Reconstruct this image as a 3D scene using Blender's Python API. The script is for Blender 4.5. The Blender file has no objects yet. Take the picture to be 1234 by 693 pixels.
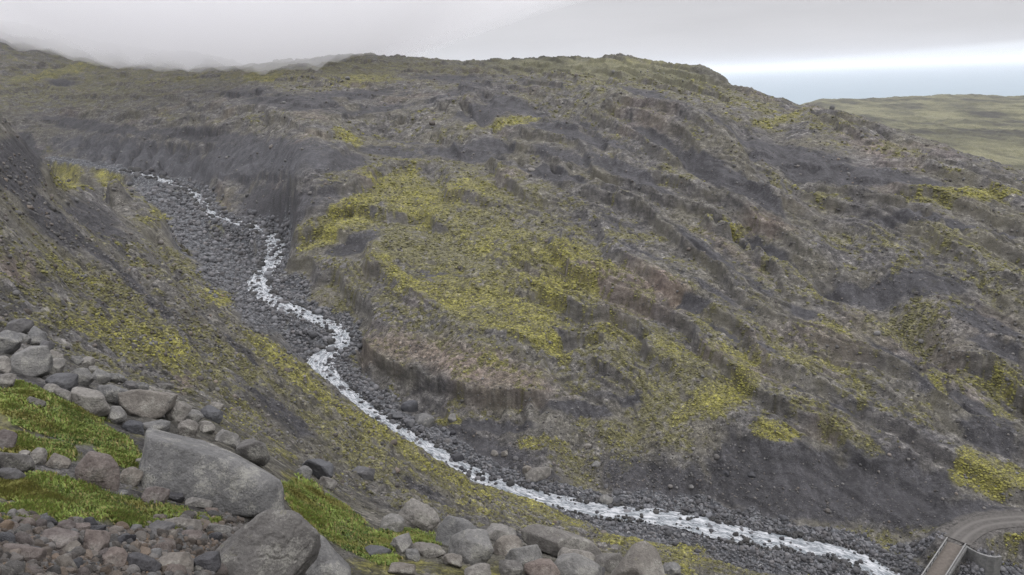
import bpy, math, random
import numpy as np

rng = np.random.default_rng(11)
random.seed(11)
C = bpy.context.scene.collection
scene = bpy.context.scene
PI = math.pi

# ------------------------------------------------------------------ camera
W0, H0, FPX = 1234.0, 693.0, 932.0
CAMZ = 200.0                       # metres above the sea
PITCH, ROLL = math.radians(15.2), math.radians(2.1)
_F = np.array([0, math.cos(PITCH), -math.sin(PITCH)])
_R0 = np.array([1.0, 0, 0]); _U0 = np.array([0, math.sin(PITCH), math.cos(PITCH)])
_R = math.cos(ROLL) * _R0 + math.sin(ROLL) * -1 * -_U0
_U = -math.sin(ROLL) * _R0 + math.cos(ROLL) * _U0
# a point level with the eye on the right side must show higher in the picture
_R = math.cos(ROLL) * _R0 - math.sin(ROLL) * _U0
_U = math.sin(ROLL) * _R0 + math.cos(ROLL) * _U0

def sight(u, v):
    """direction (azimuth, drop per metre of horizontal distance) of a photo point"""
    u = np.asarray(u, float); v = np.asarray(v, float)
    d = (_F[None] + _R[None] * ((u.reshape(-1, 1) - W0 / 2) / FPX) + _U[None] * ((H0 / 2 - v.reshape(-1, 1)) / FPX))
    h = np.hypot(d[:, 0], d[:, 1])
    return np.arctan2(d[:, 0], d[:, 1]), -d[:, 2] / h

def to_photo(x, y, z):
    zz = z - CAMZ
    f = x * _F[0] + y * _F[1] + zz * _F[2]
    f = np.maximum(f, 0.05)
    u = W0 / 2 + FPX * (x * _R[0] + y * _R[1] + zz * _R[2]) / f
    v = H0 / 2 - FPX * (x * _U[0] + y * _U[1] + zz * _U[2]) / f
    return u, v

# ------------------------------------------------------------------ noise
_tab = np.random.default_rng(5).permutation(4096).astype(np.int32)
_ang = np.random.default_rng(6).random(4096) * 2 * PI
_gx = np.cos(_ang).astype(np.float32); _gy = np.sin(_ang).astype(np.float32)

def perlin(x, y, seed=0):
    xi = np.floor(x).astype(np.int32); yi = np.floor(y).astype(np.int32)
    xf = (x - xi).astype(np.float32); yf = (y - yi).astype(np.float32)
    def g(i, j, fx, fy):
        h = _tab[(_tab[(i + seed * 131) & 4095] + j) & 4095]
        return _gx[h] * fx + _gy[h] * fy
    su = xf * xf * xf * (xf * (xf * 6 - 15) + 10); sv = yf * yf * yf * (yf * (yf * 6 - 15) + 10)
    a = g(xi, yi, xf, yf); b = g(xi + 1, yi, xf - 1, yf)
    c = g(xi, yi + 1, xf, yf - 1); d = g(xi + 1, yi + 1, xf - 1, yf - 1)
    ab = a + su * (b - a); cd = c + su * (d - c)
    return (ab + sv * (cd - ab)) * 1.5

def fbm(x, y, octs=4, seed=0, gain=0.5):
    o = 0; a = 1.0; s = 0
    for k in range(octs):
        o = o + a * perlin(x * 2 ** k + 7.3 * k, y * 2 ** k - 3.1 * k, seed + k); s += a; a *= gain
    return o / s

def sstep(a, b, x):
    t = np.clip((x - a) / (b - a), 0, 1)
    return t * t * (3 - 2 * t)

_g3 = np.random.default_rng(8).normal(size=(4096, 3)); _g3 /= np.linalg.norm(_g3, axis=1)[:, None]
def perlin3(p, seed=0):
    i = np.floor(p).astype(np.int64); f = p - i
    s = f * f * f * (f * (f * 6 - 15) + 10)
    out = 0
    for dx in (0, 1):
        for dy in (0, 1):
            for dz in (0, 1):
                h = _tab[(_tab[(_tab[(i[:, 0] + dx + seed * 131) & 4095] + i[:, 1] + dy) & 4095] + i[:, 2] + dz) & 4095]
                gr = _g3[h]
                dd = gr[:, 0] * (f[:, 0] - dx) + gr[:, 1] * (f[:, 1] - dy) + gr[:, 2] * (f[:, 2] - dz)
                w = (s[:, 0] if dx else 1 - s[:, 0]) * (s[:, 1] if dy else 1 - s[:, 1]) * (s[:, 2] if dz else 1 - s[:, 2])
                out = out + w * dd
    return out * 1.4

def worley(x, y, seed=0):
    """distance to the nearest scattered point and a random number of that point"""
    xi = np.floor(x).astype(np.int32); yi = np.floor(y).astype(np.int32); best = np.full(x.shape, 9.0, np.float32); rid = np.zeros(x.shape, np.float32)
    for i in (-1, 0, 1):
        for j in (-1, 0, 1):
            h = _tab[(_tab[(xi + i + seed * 57) & 4095] + yi + j) & 4095]; h2 = _tab[(h + 77) & 4095]
            d = (x - xi - i - h / 4096.0) ** 2 + (y - yi - j - h2 / 4096.0) ** 2
            k = d < best; best = np.where(k, d, best); rid = np.where(k, _tab[(h2 + 13) & 4095] / 4096.0, rid)
    return np.sqrt(best), rid

# ------------------------------------------------------------------ terrain: survey points
RIV = [(60, 190, 41.0, 3.0), (110, 198, 43.5, 3.2), (155, 206, 46, 3.6), (200, 218, 49, 3.6), (238, 236, 51.6, 3.6), (246, 249, 53, 3.4), (262, 262, 54.6, 3.2), (296, 270, 56, 3.6),
       (326, 284, 58, 4.0), (331, 300, 59.6, 4.2), (324, 320, 61, 4.2), (312, 340, 62.6, 4.4), (322, 357, 64.2, 3.8), (350, 372, 65.6, 3.8), (385, 386, 67.2, 3.6), (406, 397, 68.4, 3.4),
       (411, 412, 69.6, 3.2), (396, 425, 70.4, 4.4), (384, 438, 71.2, 4.6), (398, 462, 72.4, 4.0), (432, 488, 74, 3.2), (465, 512, 75.3, 3.3), (505, 538, 77, 3.6), (545, 558, 78.2, 3.2),
       (585, 577, 79.5, 2.6), (640, 596, 80.9, 2.8), (690, 608, 82, 3.4), (740, 617, 82.9, 3.8), (800, 622, 83.8, 4.0), (850, 634, 84.8, 4.6), (910, 647, 85.8, 4.2), (960, 655, 86.6, 3.6), (1010, 665, 87.4, 3.8),
       (1060, 687, 88.4, 3.8), (1105, 720, 89.6, 4.0), (1150, 765, 91, 4.0), (1190, 830, 93, 4.0)]
pts = []                                   # (azimuth, log range, t)

def put_r(u, v, r):
    a, t = sight(u, v); pts.append((a[0], math.log(r), t[0]))
def put_drop(u, v, dz):
    a, t = sight(u, v); pts.append((a[0], math.log(dz / t[0]), t[0])); return dz / t[0]

for (u, v, dz, w) in RIV:
    put_drop(u, v, dz)

crest = {}
def column(u, v0, dz, steps):
    """walk up the far slope at photo column u: each step gives a photo row and the mean slope up to it"""
    a, t = sight(u, v0); r = dz / t[0]; put_r(u, v0, r)
    for (v, s) in steps:
        a, t = sight(u, v); g = math.tan(math.radians(s))
        # drop(r2) = dz - g*(r2-r) = t*r2
        r2 = (dz + g * r) / (t[0] + g)
        dz = t[0] * r2; r = r2
        pts.append((a[0], math.log(r), t[0]))
    crest[u] = (a[0], r, dz)

COLS = [
 (-250, 210, 34, [(170, 22), (130, 13), (90, 9), (50, 11), (10, 13)]),
 (-60, 192, 37, [(165, 24), (140, 14), (110, 9), (85, 7), (50, 10), (17, 13)]),
 (50, 186, 39.5, [(168, 26), (140, 14), (115, 8), (90, 7), (66, 8), (36, 11)]),
 (150, 204, 45.5, [(187, 28), (168, 27), (150, 15), (130, 9), (100, 6), (80, 5), (58, 6)]),
 (250, 240, 52, [(205, 30), (165, 22), (150, 15), (130, 9), (100, 6), (82, 4), (67, 5)]),
 (350, 358, 64.5, [(335, 10), (300, 28), (262, 31), (225, 30), (205, 38), (165, 13), (130, 9), (105, 7), (85, 5), (73, 4)]),
 (450, 492, 73.6, [(470, 8), (440, 16), (405, 30), (340, 14), (300, 14), (250, 12), (200, 11), (170, 9), (140, 14), (110, 9), (85, 6), (66, 6)]),
 (550, 552, 77.4, [(510, 24), (475, 26), (440, 30), (400, 11), (350, 12), (300, 12), (250, 11), (200, 9), (165, 16), (140, 16), (115, 10), (90, 5), (73, 4)]),
 (650, 590, 80.2, [(560, 26), (500, 25), (450, 26), (400, 13), (350, 12), (300, 13), (250, 12), (200, 12), (160, 16), (120, 11), (95, 6), (80, 4), (69, 4)]),
 (750, 610, 82.2, [(585, 12), (540, 28), (480, 26), (420, 18), (370, 14), (340, 20), (300, 14), (250, 15), (200, 17), (150, 15), (110, 11), (95, 5), (82, 4), (68, 6)]),
 (850, 624, 83.8, [(600, 24), (520, 32), (490, 24), (430, 16), (380, 16), (330, 16), (280, 17), (230, 18), (180, 17), (140, 15), (110, 9), (100, 4), (92, 6), (83, 6)]),
 (800, 616, 83, [(590, 16), (520, 29), (490, 25), (430, 17), (380, 15), (330, 17), (280, 16), (230, 17), (180, 17), (140, 15), (112, 10), (103, 4), (92, 5), (79, 6)]),
 (950, 645, 85.6, [(625, 18), (570, 33), (510, 30), (490, 15), (440, 15), (390, 16), (340, 18), (290, 16), (240, 17), (190, 16), (150, 11), (125, 7), (113, 4)]),
 (1050, 675, 87.6, [(660, 12), (635, 15), (600, 25), (545, 30), (530, 18), (480, 17), (430, 18), (380, 19), (330, 17), (280, 17), (230, 16), (190, 13), (160, 8), (141, 3)]),
 (1150, 653, 84.4, [(634, 3), (600, 22), (550, 24), (500, 18), (450, 18), (400, 18), (350, 17), (300, 17), (250, 15), (200, 11), (181, 4)]),
 (1234, 630, 83.2, [(615, 3), (590, 18), (550, 16), (500, 18), (430, 18), (370, 18), (320, 17), (270, 14), (230, 9), (212, 4)]),
 (1400, 610, 82.5, [(595, 4), (550, 16), (500, 18), (400, 18), (330, 16), (280, 10), (262, 4)]),
 (1560, 600, 82, [(500, 18), (400, 18), (350, 12), (320, 5)]),
]
for c in COLS:
    column(*c)
for u, (a, r, dz) in crest.items():
    # behind the crests
    if u >= 940:
        pts.append((a, math.log(r * 1.35), (dz + 26) / (r * 1.35)))
        pts.append((a, math.log(r * 1.9), (dz + 55) / (r * 1.9)))
    else:
        pts.append((a, math.log(r * 1.3), (dz + 8) / (r * 1.3)))
        pts.append((a, math.log(max(r * 1.8, 1300)), 0.045 if u > 300 else 0.02))
        pts.append((a, math.log(2600), 0.066)); pts.append((a, math.log(3900), 0.056))
for (u, v, r) in [(1234, 200, 830), (1234, 160, 1200), (1234, 132, 1800), (1234, 118, 2500), (1100, 152, 1400), (1100, 132, 1900), (1130, 116.5, 2500), (1160, 116, 2500), (1060, 120.5, 2500),
                  (1010, 121, 2500), (1400, 118, 2500), (1400, 170, 1100), (1400, 220, 700), (940, 122, 2500)]:
    put_r(u, v, r)
for u in (950, 1050, 1150, 1250, 1400):
    a, t = sight(u, 100); pts.append((a[0], math.log(3300), 0.0628)); pts.append((a[0], math.log(4100), 0.0520))

# near side: the slope the photographer stands on (photo column, row, distance)
NEAR = {
 -250: [(720, 6.5), (620, 9), (540, 13), (460, 18), (400, 26)],
 -120: [(720, 6.8), (620, 9.6), (540, 14), (470, 19), (420, 25)],
 0: [(700, 8), (640, 10), (560, 13.5), (480, 18.5), (430, 24), (408, 30)],
 50: [(690, 8.6), (620, 11.2), (540, 15), (470, 20), (425, 29)],
 150: [(693, 9), (640, 11), (600, 12.6), (550, 16), (510, 20), (470, 26), (455, 34)],
 250: [(693, 9.6), (640, 12), (600, 14), (560, 16.5), (525, 20), (495, 27), (482, 36)],
 330: [(693, 10.5), (640, 13.2), (600, 16), (570, 20), (545, 27), (528, 38)],
 400: [(720, 11), (690, 13), (650, 16), (610, 20.5), (588, 28), (574, 40)],
 480: [(720, 12), (690, 14), (660, 17), (635, 21), (615, 32), (602, 45)],
 550: [(740, 12), (690, 15), (662, 19), (640, 25), (625, 42)],
 620: [(760, 12), (700, 15.5), (670, 19.5), (648, 26), (636, 50), (622, 76), (608, 102), (599, 124)],
 700: [(800, 11), (720, 15), (686, 19.5), (666, 26), (656, 52), (644, 84), (632, 112), (623, 128)],
 780: [(850, 10), (740, 15), (698, 20), (684, 30), (673, 60), (660, 92), (646, 116)],
 860: [(860, 11), (760, 17), (720, 28), (702, 55), (684, 92), (668, 114)],
 950: [(850, 13), (790, 24), (750, 46), (722, 80), (700, 106)],
 1060: [(880, 14), (830, 28), (800, 52), (775, 84), (745, 112)],
 1200: [(900, 15), (860, 32), (840, 60), (825, 84)],
 1400: [(900, 15), (860, 32), (850, 60), (760, 92), (690, 120)],
}
# the valley side to the left: a spur that turns its face to the eye (column, first row, its distance, then rows and slopes away from the eye)
SPUR = [
 (-250, 370, 36, [(310, -2), (260, 2), (210, 5), (160, 8), (110, 9)]),
 (-120, 388, 37, [(330, -3), (280, 1), (230, 4), (180, 7), (125, 9)]),
 (0, 392, 40, [(350, -4), (300, 0), (250, 3), (200, 6), (160, 8), (128, 8)]),
 (50, 402, 44, [(350, -5), (300, -2), (250, 1), (210, 4), (188, 4)]),
 (100, 418, 46, [(360, -6), (310, -3), (260, 0), (225, 2), (206, 2)]),
 (150, 438, 48, [(400, -8), (350, -6), (300, -4), (262, -2), (240, -2), (226, -3)]),
 (200, 450, 50, [(410, -9), (360, -7), (310, -5), (280, -4), (262, -5)]),
 (250, 468, 52, [(440, -10), (410, -9), (380, -8), (350, -7), (326, -6), (312, -8)]),
 (290, 488, 54, [(450, -10), (420, -10), (390, -9), (365, -9), (352, -10)]),
 (330, 510, 56, [(480, -12), (450, -11), (420, -10), (400, -9), (385, -11)]),
 (400, 556, 55, [(540, -14), (510, -13), (480, -12), (462, -13)]),
 (480, 588, 58, [(565, -16), (545, -15), (533, -15)]),
 (550, 606, 66, [(585, -18), (572, -18)]),
]
for (u, v0, r, steps) in SPUR:
    a, t = sight(u, v0); dz = t[0] * r; put_r(u, v0, r)
    for (v, s_) in steps:
        a, t = sight(u, v); g_ = math.tan(math.radians(s_ + (2 if u <= 330 else 1))); r2 = (dz + g_ * r) / (t[0] + g_)
        dz = t[0] * r2; r = r2; pts.append((a[0], math.log(r), t[0]))
    if u < 420:
        pts.append((a[0], math.log(r * 1.13), (dz + 0.13 * r * (0.45 if u < 120 else 0.62)) / (r * 1.13)))
        print('spur', u, round(r), round(dz, 1))
for u, l in NEAR.items():
    for (v, r) in l:
        put_r(u, v, r)
for u in (-250, 0, 300, 617, 900, 1234, 1450):
    a, _ = sight(u, 500)
    pts.append((a[0], math.log(2.4), 0.80)); pts.append((a[0], math.log(4.2), 0.86 if u < 600 else 0.92))
# gravel flat of the upper river and other valley floor points
for (u, v, dz) in [(230, 290, 57), (262, 300, 59.5), (285, 320, 61.2), (180, 222, 47.2), (210, 250, 51.8), (300, 368, 64.4), (345, 402, 68), (372, 415, 69.8), (290, 345, 62.6), (440, 470, 72.8), (520, 520, 76.3),
                   (880, 668, 86), (960, 676, 87.2), (1020, 690, 88.2), (1208, 688, 87.2), (1240, 670, 86.6), (1185, 700, 88.4), (1110, 672, 87.0), (1090, 655, 86.3)]:
    put_drop(u, v, dz)

P = np.array(pts)
KA, KL = 2.4, 1.0
X = np.c_[P[:, 0] * KA, P[:, 1] * KL]
def phi(d2): return np.sqrt(d2 + 0.06 ** 2)
n = len(X)
d2 = ((X[:, None] - X[None]) ** 2).sum(2)
A = np.zeros((n + 3, n + 3)); A[:n, :n] = phi(d2) - 0.004 * np.eye(n)
A[:n, n:] = np.c_[np.ones(n), X]; A[n:, :n] = A[:n, n:].T
sol = np.linalg.lstsq(A, np.r_[P[:, 2], 0, 0, 0], rcond=None)[0]

Q = 1.0
AZ = np.radians(np.linspace(-42.5, 42.5, int(1290 * Q)))
segs = [(2.5, 12, 220), (12, 60, 380), (60, 110, 220), (110, 300, 860), (300, 700, 360), (700, 4100, 420)]
LR = np.concatenate([np.linspace(math.log(a), math.log(b), int(k * Q), endpoint=False) for a, b, k in segs] + [[math.log(4100)]])
NA, NR = len(AZ), len(LR)
ca = np.linspace(AZ[0], AZ[-1], 150); cl = np.linspace(LR[0], LR[-1], 330)
gA, gL = np.meshgrid(ca, cl)                 # rows = range
q = np.c_[gA.ravel() * KA, gL.ravel() * KL]
cT = np.empty(len(q))
for s in range(0, len(q), 5000):
    b = q[s:s + 5000]
    cT[s:s + 5000] = phi(((b[:, None] - X[None]) ** 2).sum(2)) @ sol[:n] + sol[n] + b @ sol[n + 1:]
cT = cT.reshape(gA.shape)

def cubic_up(M, xs_old, xs_new, axis):
    """Catmull-Rom resampling of M along axis on an even grid"""
    h = xs_old[1] - xs_old[0]
    p = (xs_new - xs_old[0]) / h
    i = np.clip(np.floor(p).astype(int), 0, len(xs_old) - 2); f = p - i
    i0 = np.clip(i - 1, 0, None); i3 = np.clip(i + 2, None, len(xs_old) - 1)
    sh = [1, 1]; sh[axis] = len(f); f = f.reshape(sh)
    a, b, c, d = (np.take(M, k, axis=axis) for k in (i0, i, i + 1, i3))
    return b + 0.5 * f * (c - a + f * (2 * a - 5 * b + 4 * c - d + f * (3 * (b - c) + d - a)))
T = cubic_up(cubic_up(cT, cl, LR, 0), ca, AZ, 1)
R_ = np.exp(LR)[:, None] * np.ones((1, NA))
SA, CA = np.sin(AZ)[None], np.cos(AZ)[None]
GX = (R_ * SA); GY = (R_ * CA)
Z = CAMZ - R_ * T
BU, BV = to_photo(GX, GY, Z)
# what the lens sees of this ground
runmin = np.minimum.accumulate(T, axis=0)
VIS = sstep(0.022, 0.006, T - runmin)
PXM = R_ / FPX                               # metres per photo pixel, sideways

# ------------------------------------------------------------------ ledges, gullies
SC = [  # polyline of the lip (photo), step height px, how soon the ground recovers, px
 ([(418, 372), (430, 390), (441, 410), (470, 430), (520, 447), (560, 458), (620, 466), (664, 462)], 23, 70),
 ([(575, 192), (600, 198), (640, 193), (680, 210), (740, 231), (795, 262)], 10, 26),
 ([(512, 131), (550, 121), (604, 107)], 8, 45),
 ([(418, 149), (470, 141), (525, 134)], 8, 26),
 ([(398, 128), (440, 121), (485, 114)], 6, 30),
 ([(300, 139), (340, 138), (384, 150), (425, 164)], 8, 26),
 ([(205, 151), (240, 155), (280, 151)], 6, 20),
 ([(272, 217), (300, 206), (334, 201), (360, 207), (386, 219)], 9, 40),
 ([(940, 287), (975, 306), (1010, 325)], 7, 30),
 ([(1000, 316), (1040, 311), (1075, 309)], 4, 40),
 ([(902, 489), (930, 484), (960, 484), (1000, 490), (1025, 500)], 8, 60),
 ([(980, 535), (1020, 541), (1052, 552), (1098, 543), (1140, 566)], 9, 50),
 ([(810, 256), (850, 276), (900, 300), (950, 326), (987, 345), (1050, 390), (1118, 440), (1195, 505)], 6, 26),
 ([(812, 224), (860, 245), (905, 265), (960, 296), (1010, 325)], 6, 24),
 ([(925, 213), (1000, 228), (1060, 246), (1120, 276), (1170, 316), (1200, 345), (1240, 372)], 7, 40),
 ([(810, 330), (860, 352), (910, 375), (960, 398), (1020, 430), (1090, 470)], 6, 24),
 ([(690, 214), (730, 226), (770, 246), (820, 278), (860, 310), (890, 345)], 6, 22),
 ([(730, 352), (765, 365), (795, 366), (830, 345)], 11, 30),
 ([(860, 400), (930, 420), (1000, 447), (1060, 478), (1110, 512)], 6, 24),
 ([(845, 150), (880, 158), (930, 172), (990, 190), (1040, 196)], 6, 30),
 ([(870, 178), (930, 196), (1000, 212), (1070, 222), (1130, 236)], 6, 34),
 ([(640, 112), (690, 118), (740, 130), (790, 150), (830, 172)], 6, 24),
 ([(600, 150), (660, 160), (720, 168), (780, 186), (820, 206)], 6, 24),
 ([(480, 305), (530, 309), (570, 318)], 6, 30),
 ([(690, 320), (640, 330)][::-1], 4, 20),
 ([(640, 232), (700, 246), (760, 272), (800, 300)], 5, 22),
 ([(700, 430), (760, 440), (820, 436), (880, 452)], 6, 30),
 ([(1120, 400), (1170, 420), (1240, 452)], 7, 30),
 ([(1130, 330), (1190, 360), (1240, 380)], 5, 24),
 ([(700, 470), (740, 462), (790, 470)], 7, 30),
 ([(40, 100), (110, 92), (180, 88)], 4, 18), ([(0, 84), (60, 78), (120, 84)], 4, 16), ([(230, 118), (290, 112), (350, 108)], 4, 18),
 ([(120, 142), (160, 136), (210, 132)], 5, 18),
 ([(20, 96), (60, 88), (100, 96)], 3, 14),
 # the near slope
 ([(0, 300), (18, 306), (40, 322)], 7, 24), ([(170, 290), (195, 300), (222, 318)], 8, 26), ([(60, 190), (100, 212), (140, 236)], 6, 24),
 ([(20, 240), (60, 262), (110, 292)], 5, 24), ([(130, 300), (170, 330), (215, 362)], 5, 20), ([(230, 380), (290, 412), (345, 445)], 4, 16),
 ([(200, 445), (230, 450), (250, 480)], 4, 18), ([(540, 330), (600, 345), (660, 372)], 4, 20), ([(450, 352), (520, 392), (600, 430)], 4, 18),
]
dZ = np.zeros_like(Z)
for k, (pl, Hs, Ls) in enumerate(SC):
    xs = np.array([p[0] for p in pl], float); ys = np.array([p[1] for p in pl], float)
    sel = np.where((BU > xs[0] - 2) & (BU < xs[-1] + 2) & (BV > ys.min() - 40) & (BV < ys.max() + Ls + 40) & (VIS > 0.05))
    if len(sel[0]) == 0: continue
    uu, vv = BU[sel], BV[sel]
    jit = 3.2 * perlin(uu / 17.0 + 31 * k, np.full_like(uu, k * 3.7), 3) + (1.6 if k == 0 else 1.2) * perlin(uu / 5.0, vv / 60 + k, 4) + (0.55 if k == 0 else 0.12) * perlin(uu / 2.2, vv / 30 + k, 9) + 2.0 * perlin(uu / 9.0, vv / 9.0, 11)
    s = vv - np.interp(uu, xs, ys) + jit
    tap = sstep(0, 22, uu - xs[0]) * sstep(0, 22, xs[-1] - uu) * np.clip((0.72 if k == 0 else 0.62) + (0.5 if k == 0 else 0.8) * perlin(uu / 19.0, uu * 0 + k, 5), 0.05, 1.5)
    prof = -sstep(0, max(1.2, Hs * 0.16), s) * (1 - sstep(Hs * 0.5, Hs * 0.8 + Ls, s)) + 0.22 * np.exp(-(np.minimum(s, 0) / 9.0) ** 2) * (s < 0) + 0.22 * (s >= 0) * np.exp(-s / 2.0)
    dZ[sel] += (prof * tap * Hs * (1.05 if k == 0 else 0.85) * PXM[sel] * VIS[sel]).astype(float)

def seg_dist(px, py, pl):
    """distance to a polyline, and the position along it (0..1)"""
    best = np.full(px.shape, 1e9); par = np.zeros(px.shape)
    pl = np.asarray(pl, float); m = len(pl) - 1
    for i in range(m):
        ax, ay = pl[i]; bx, by = pl[i + 1]
        dx, dy = bx - ax, by - ay; L2 = dx * dx + dy * dy + 1e-9
        t = np.clip(((px - ax) * dx + (py - ay) * dy) / L2, 0, 1)
        d = np.hypot(px - ax - t * dx, py - ay - t * dy)
        w = d < best; best = np.where(w, d, best); par = np.where(w, i + t, par)
    return best, par
GUL = [ ([(600, 186), (640, 190), (700, 204), (750, 222), (800, 246), (860, 284), (900, 318)], -5, 8), ([(617, 204), (680, 214), (740, 232), (800, 262), (850, 300), (890, 335)], 3.5, 10),
 ([(740, 118), (790, 133), (852, 150), (890, 180), (917, 212), (940, 240)], 5, 11), ([(817, 165), (850, 205), (897, 265), (950, 300), (1007, 325)], -6, 11), ([(897, 148), (908, 190), (935, 230), (962, 270)], -4, 10),
 ([(960, 225), (1010, 230), (1067, 238), (1130, 275), (1190, 318), (1240, 352)], 5, 11), ([(905, 208), (960, 212), (1020, 216), (1100, 240), (1180, 258), (1240, 268)], -4, 10), ([(1000, 335), (1060, 350), (1110, 380), (1170, 440), (1240, 490)], -4, 12),
 ([(690, 385), (720, 400), (770, 400), (830, 390)], -4, 9), ([(690, 330), (750, 335), (800, 350), (840, 340)], 4, 10), ([(640, 120), (690, 134), (740, 160), (780, 180)], -4, 8), ([(560, 110), (600, 98), (660, 96), (720, 108)], 3.5, 8), ([(450, 150), (500, 158), (560, 160)], -3.5, 7),
 ([(880, 94), (905, 98), (960, 112)], -3, 16), ([(840, 440), (900, 448), (960, 470), (1040, 505), (1110, 545)], 3.5, 9), ([(860, 385), (930, 400), (1010, 440), (1080, 490)], -3.5, 9), ([(560, 80), (600, 82), (680, 84), (760, 91), (830, 101), (875, 107)], -3.5, 7), # gullies (negative) and dykes / ribs (positive): polyline, height px, half width px
 ([(420, 245), (385, 268), (352, 296)], -6, 7), ([(528, 152), (545, 168), (556, 186)], 3.5, 3), ([(560, 120), (600, 150), (630, 190)], -3, 6),
 ([(118, 176), (112, 190)], -3, 4), ([(140, 172), (128, 196)], -4, 4), ([(165, 172), (148, 200)], -4, 4), ([(185, 172), (168, 202)], -4, 4), ([(205, 172), (186, 206)], -4, 4),
 ([(228, 170), (205, 210)], -4, 4), ([(248, 172), (222, 216)], -4, 5), ([(100, 170), (92, 182)], -3, 4),
 ([(858, 510), (864, 560), (872, 600)], -2.6, 7), ([(890, 520), (884, 570), (880, 600)], -2.6, 9), ([(750, 460), (770, 520), (790, 570)], -4, 12), ([(840, 560), (850, 606)], 3, 6),
 ([(230, 345), (270, 400), (330, 440)], -4, 12), ([(60, 215), (130, 290), (200, 360), (260, 430)], -5, 12), ([(180, 265), (215, 330)], -5, 6), ([(0, 200), (60, 270), (120, 350)], -4, 12),
 ([(640, 470), (655, 520), (660, 575)], 3, 10), ([(930, 150), (990, 250), (1060, 330), (1130, 430)], -5, 22), ([(800, 200), (880, 260), (930, 300)], -5, 14),
 ([(1010, 325), (1060, 330), (1100, 360), (1160, 430), (1234, 480)], -6, 18), ([(640, 420), (700, 400), (760, 420)], -3, 14), ([(490, 250), (560, 290), (640, 320), (690, 400)], -4, 14),
 ([(430, 320), (500, 350), (570, 400), (650, 430)], 3, 10), ([(640, 290), (720, 300), (800, 340)], 4, 18), ([(560, 232), (610, 215), (690, 232)], 4, 18),
]
for (pl, Hs, w) in GUL:
    p_ = np.array(pl); lo = p_.min(0) - 3 * w; hi = p_.max(0) + 3 * w
    sel = np.where((BU > lo[0]) & (BU < hi[0]) & (BV > lo[1]) & (BV < hi[1]) & (VIS > 0.05))
    if len(sel[0]) == 0: continue
    d, _ = seg_dist(BU[sel] + 4 * perlin(BU[sel] / 14, BV[sel] / 14, 21), BV[sel] + 4 * perlin(BU[sel] / 14, BV[sel] / 14, 22), pl)
    dZ[sel] += 2.3 * Hs * np.exp(-(d / w) ** 2) * PXM[sel] * VIS[sel]

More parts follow.
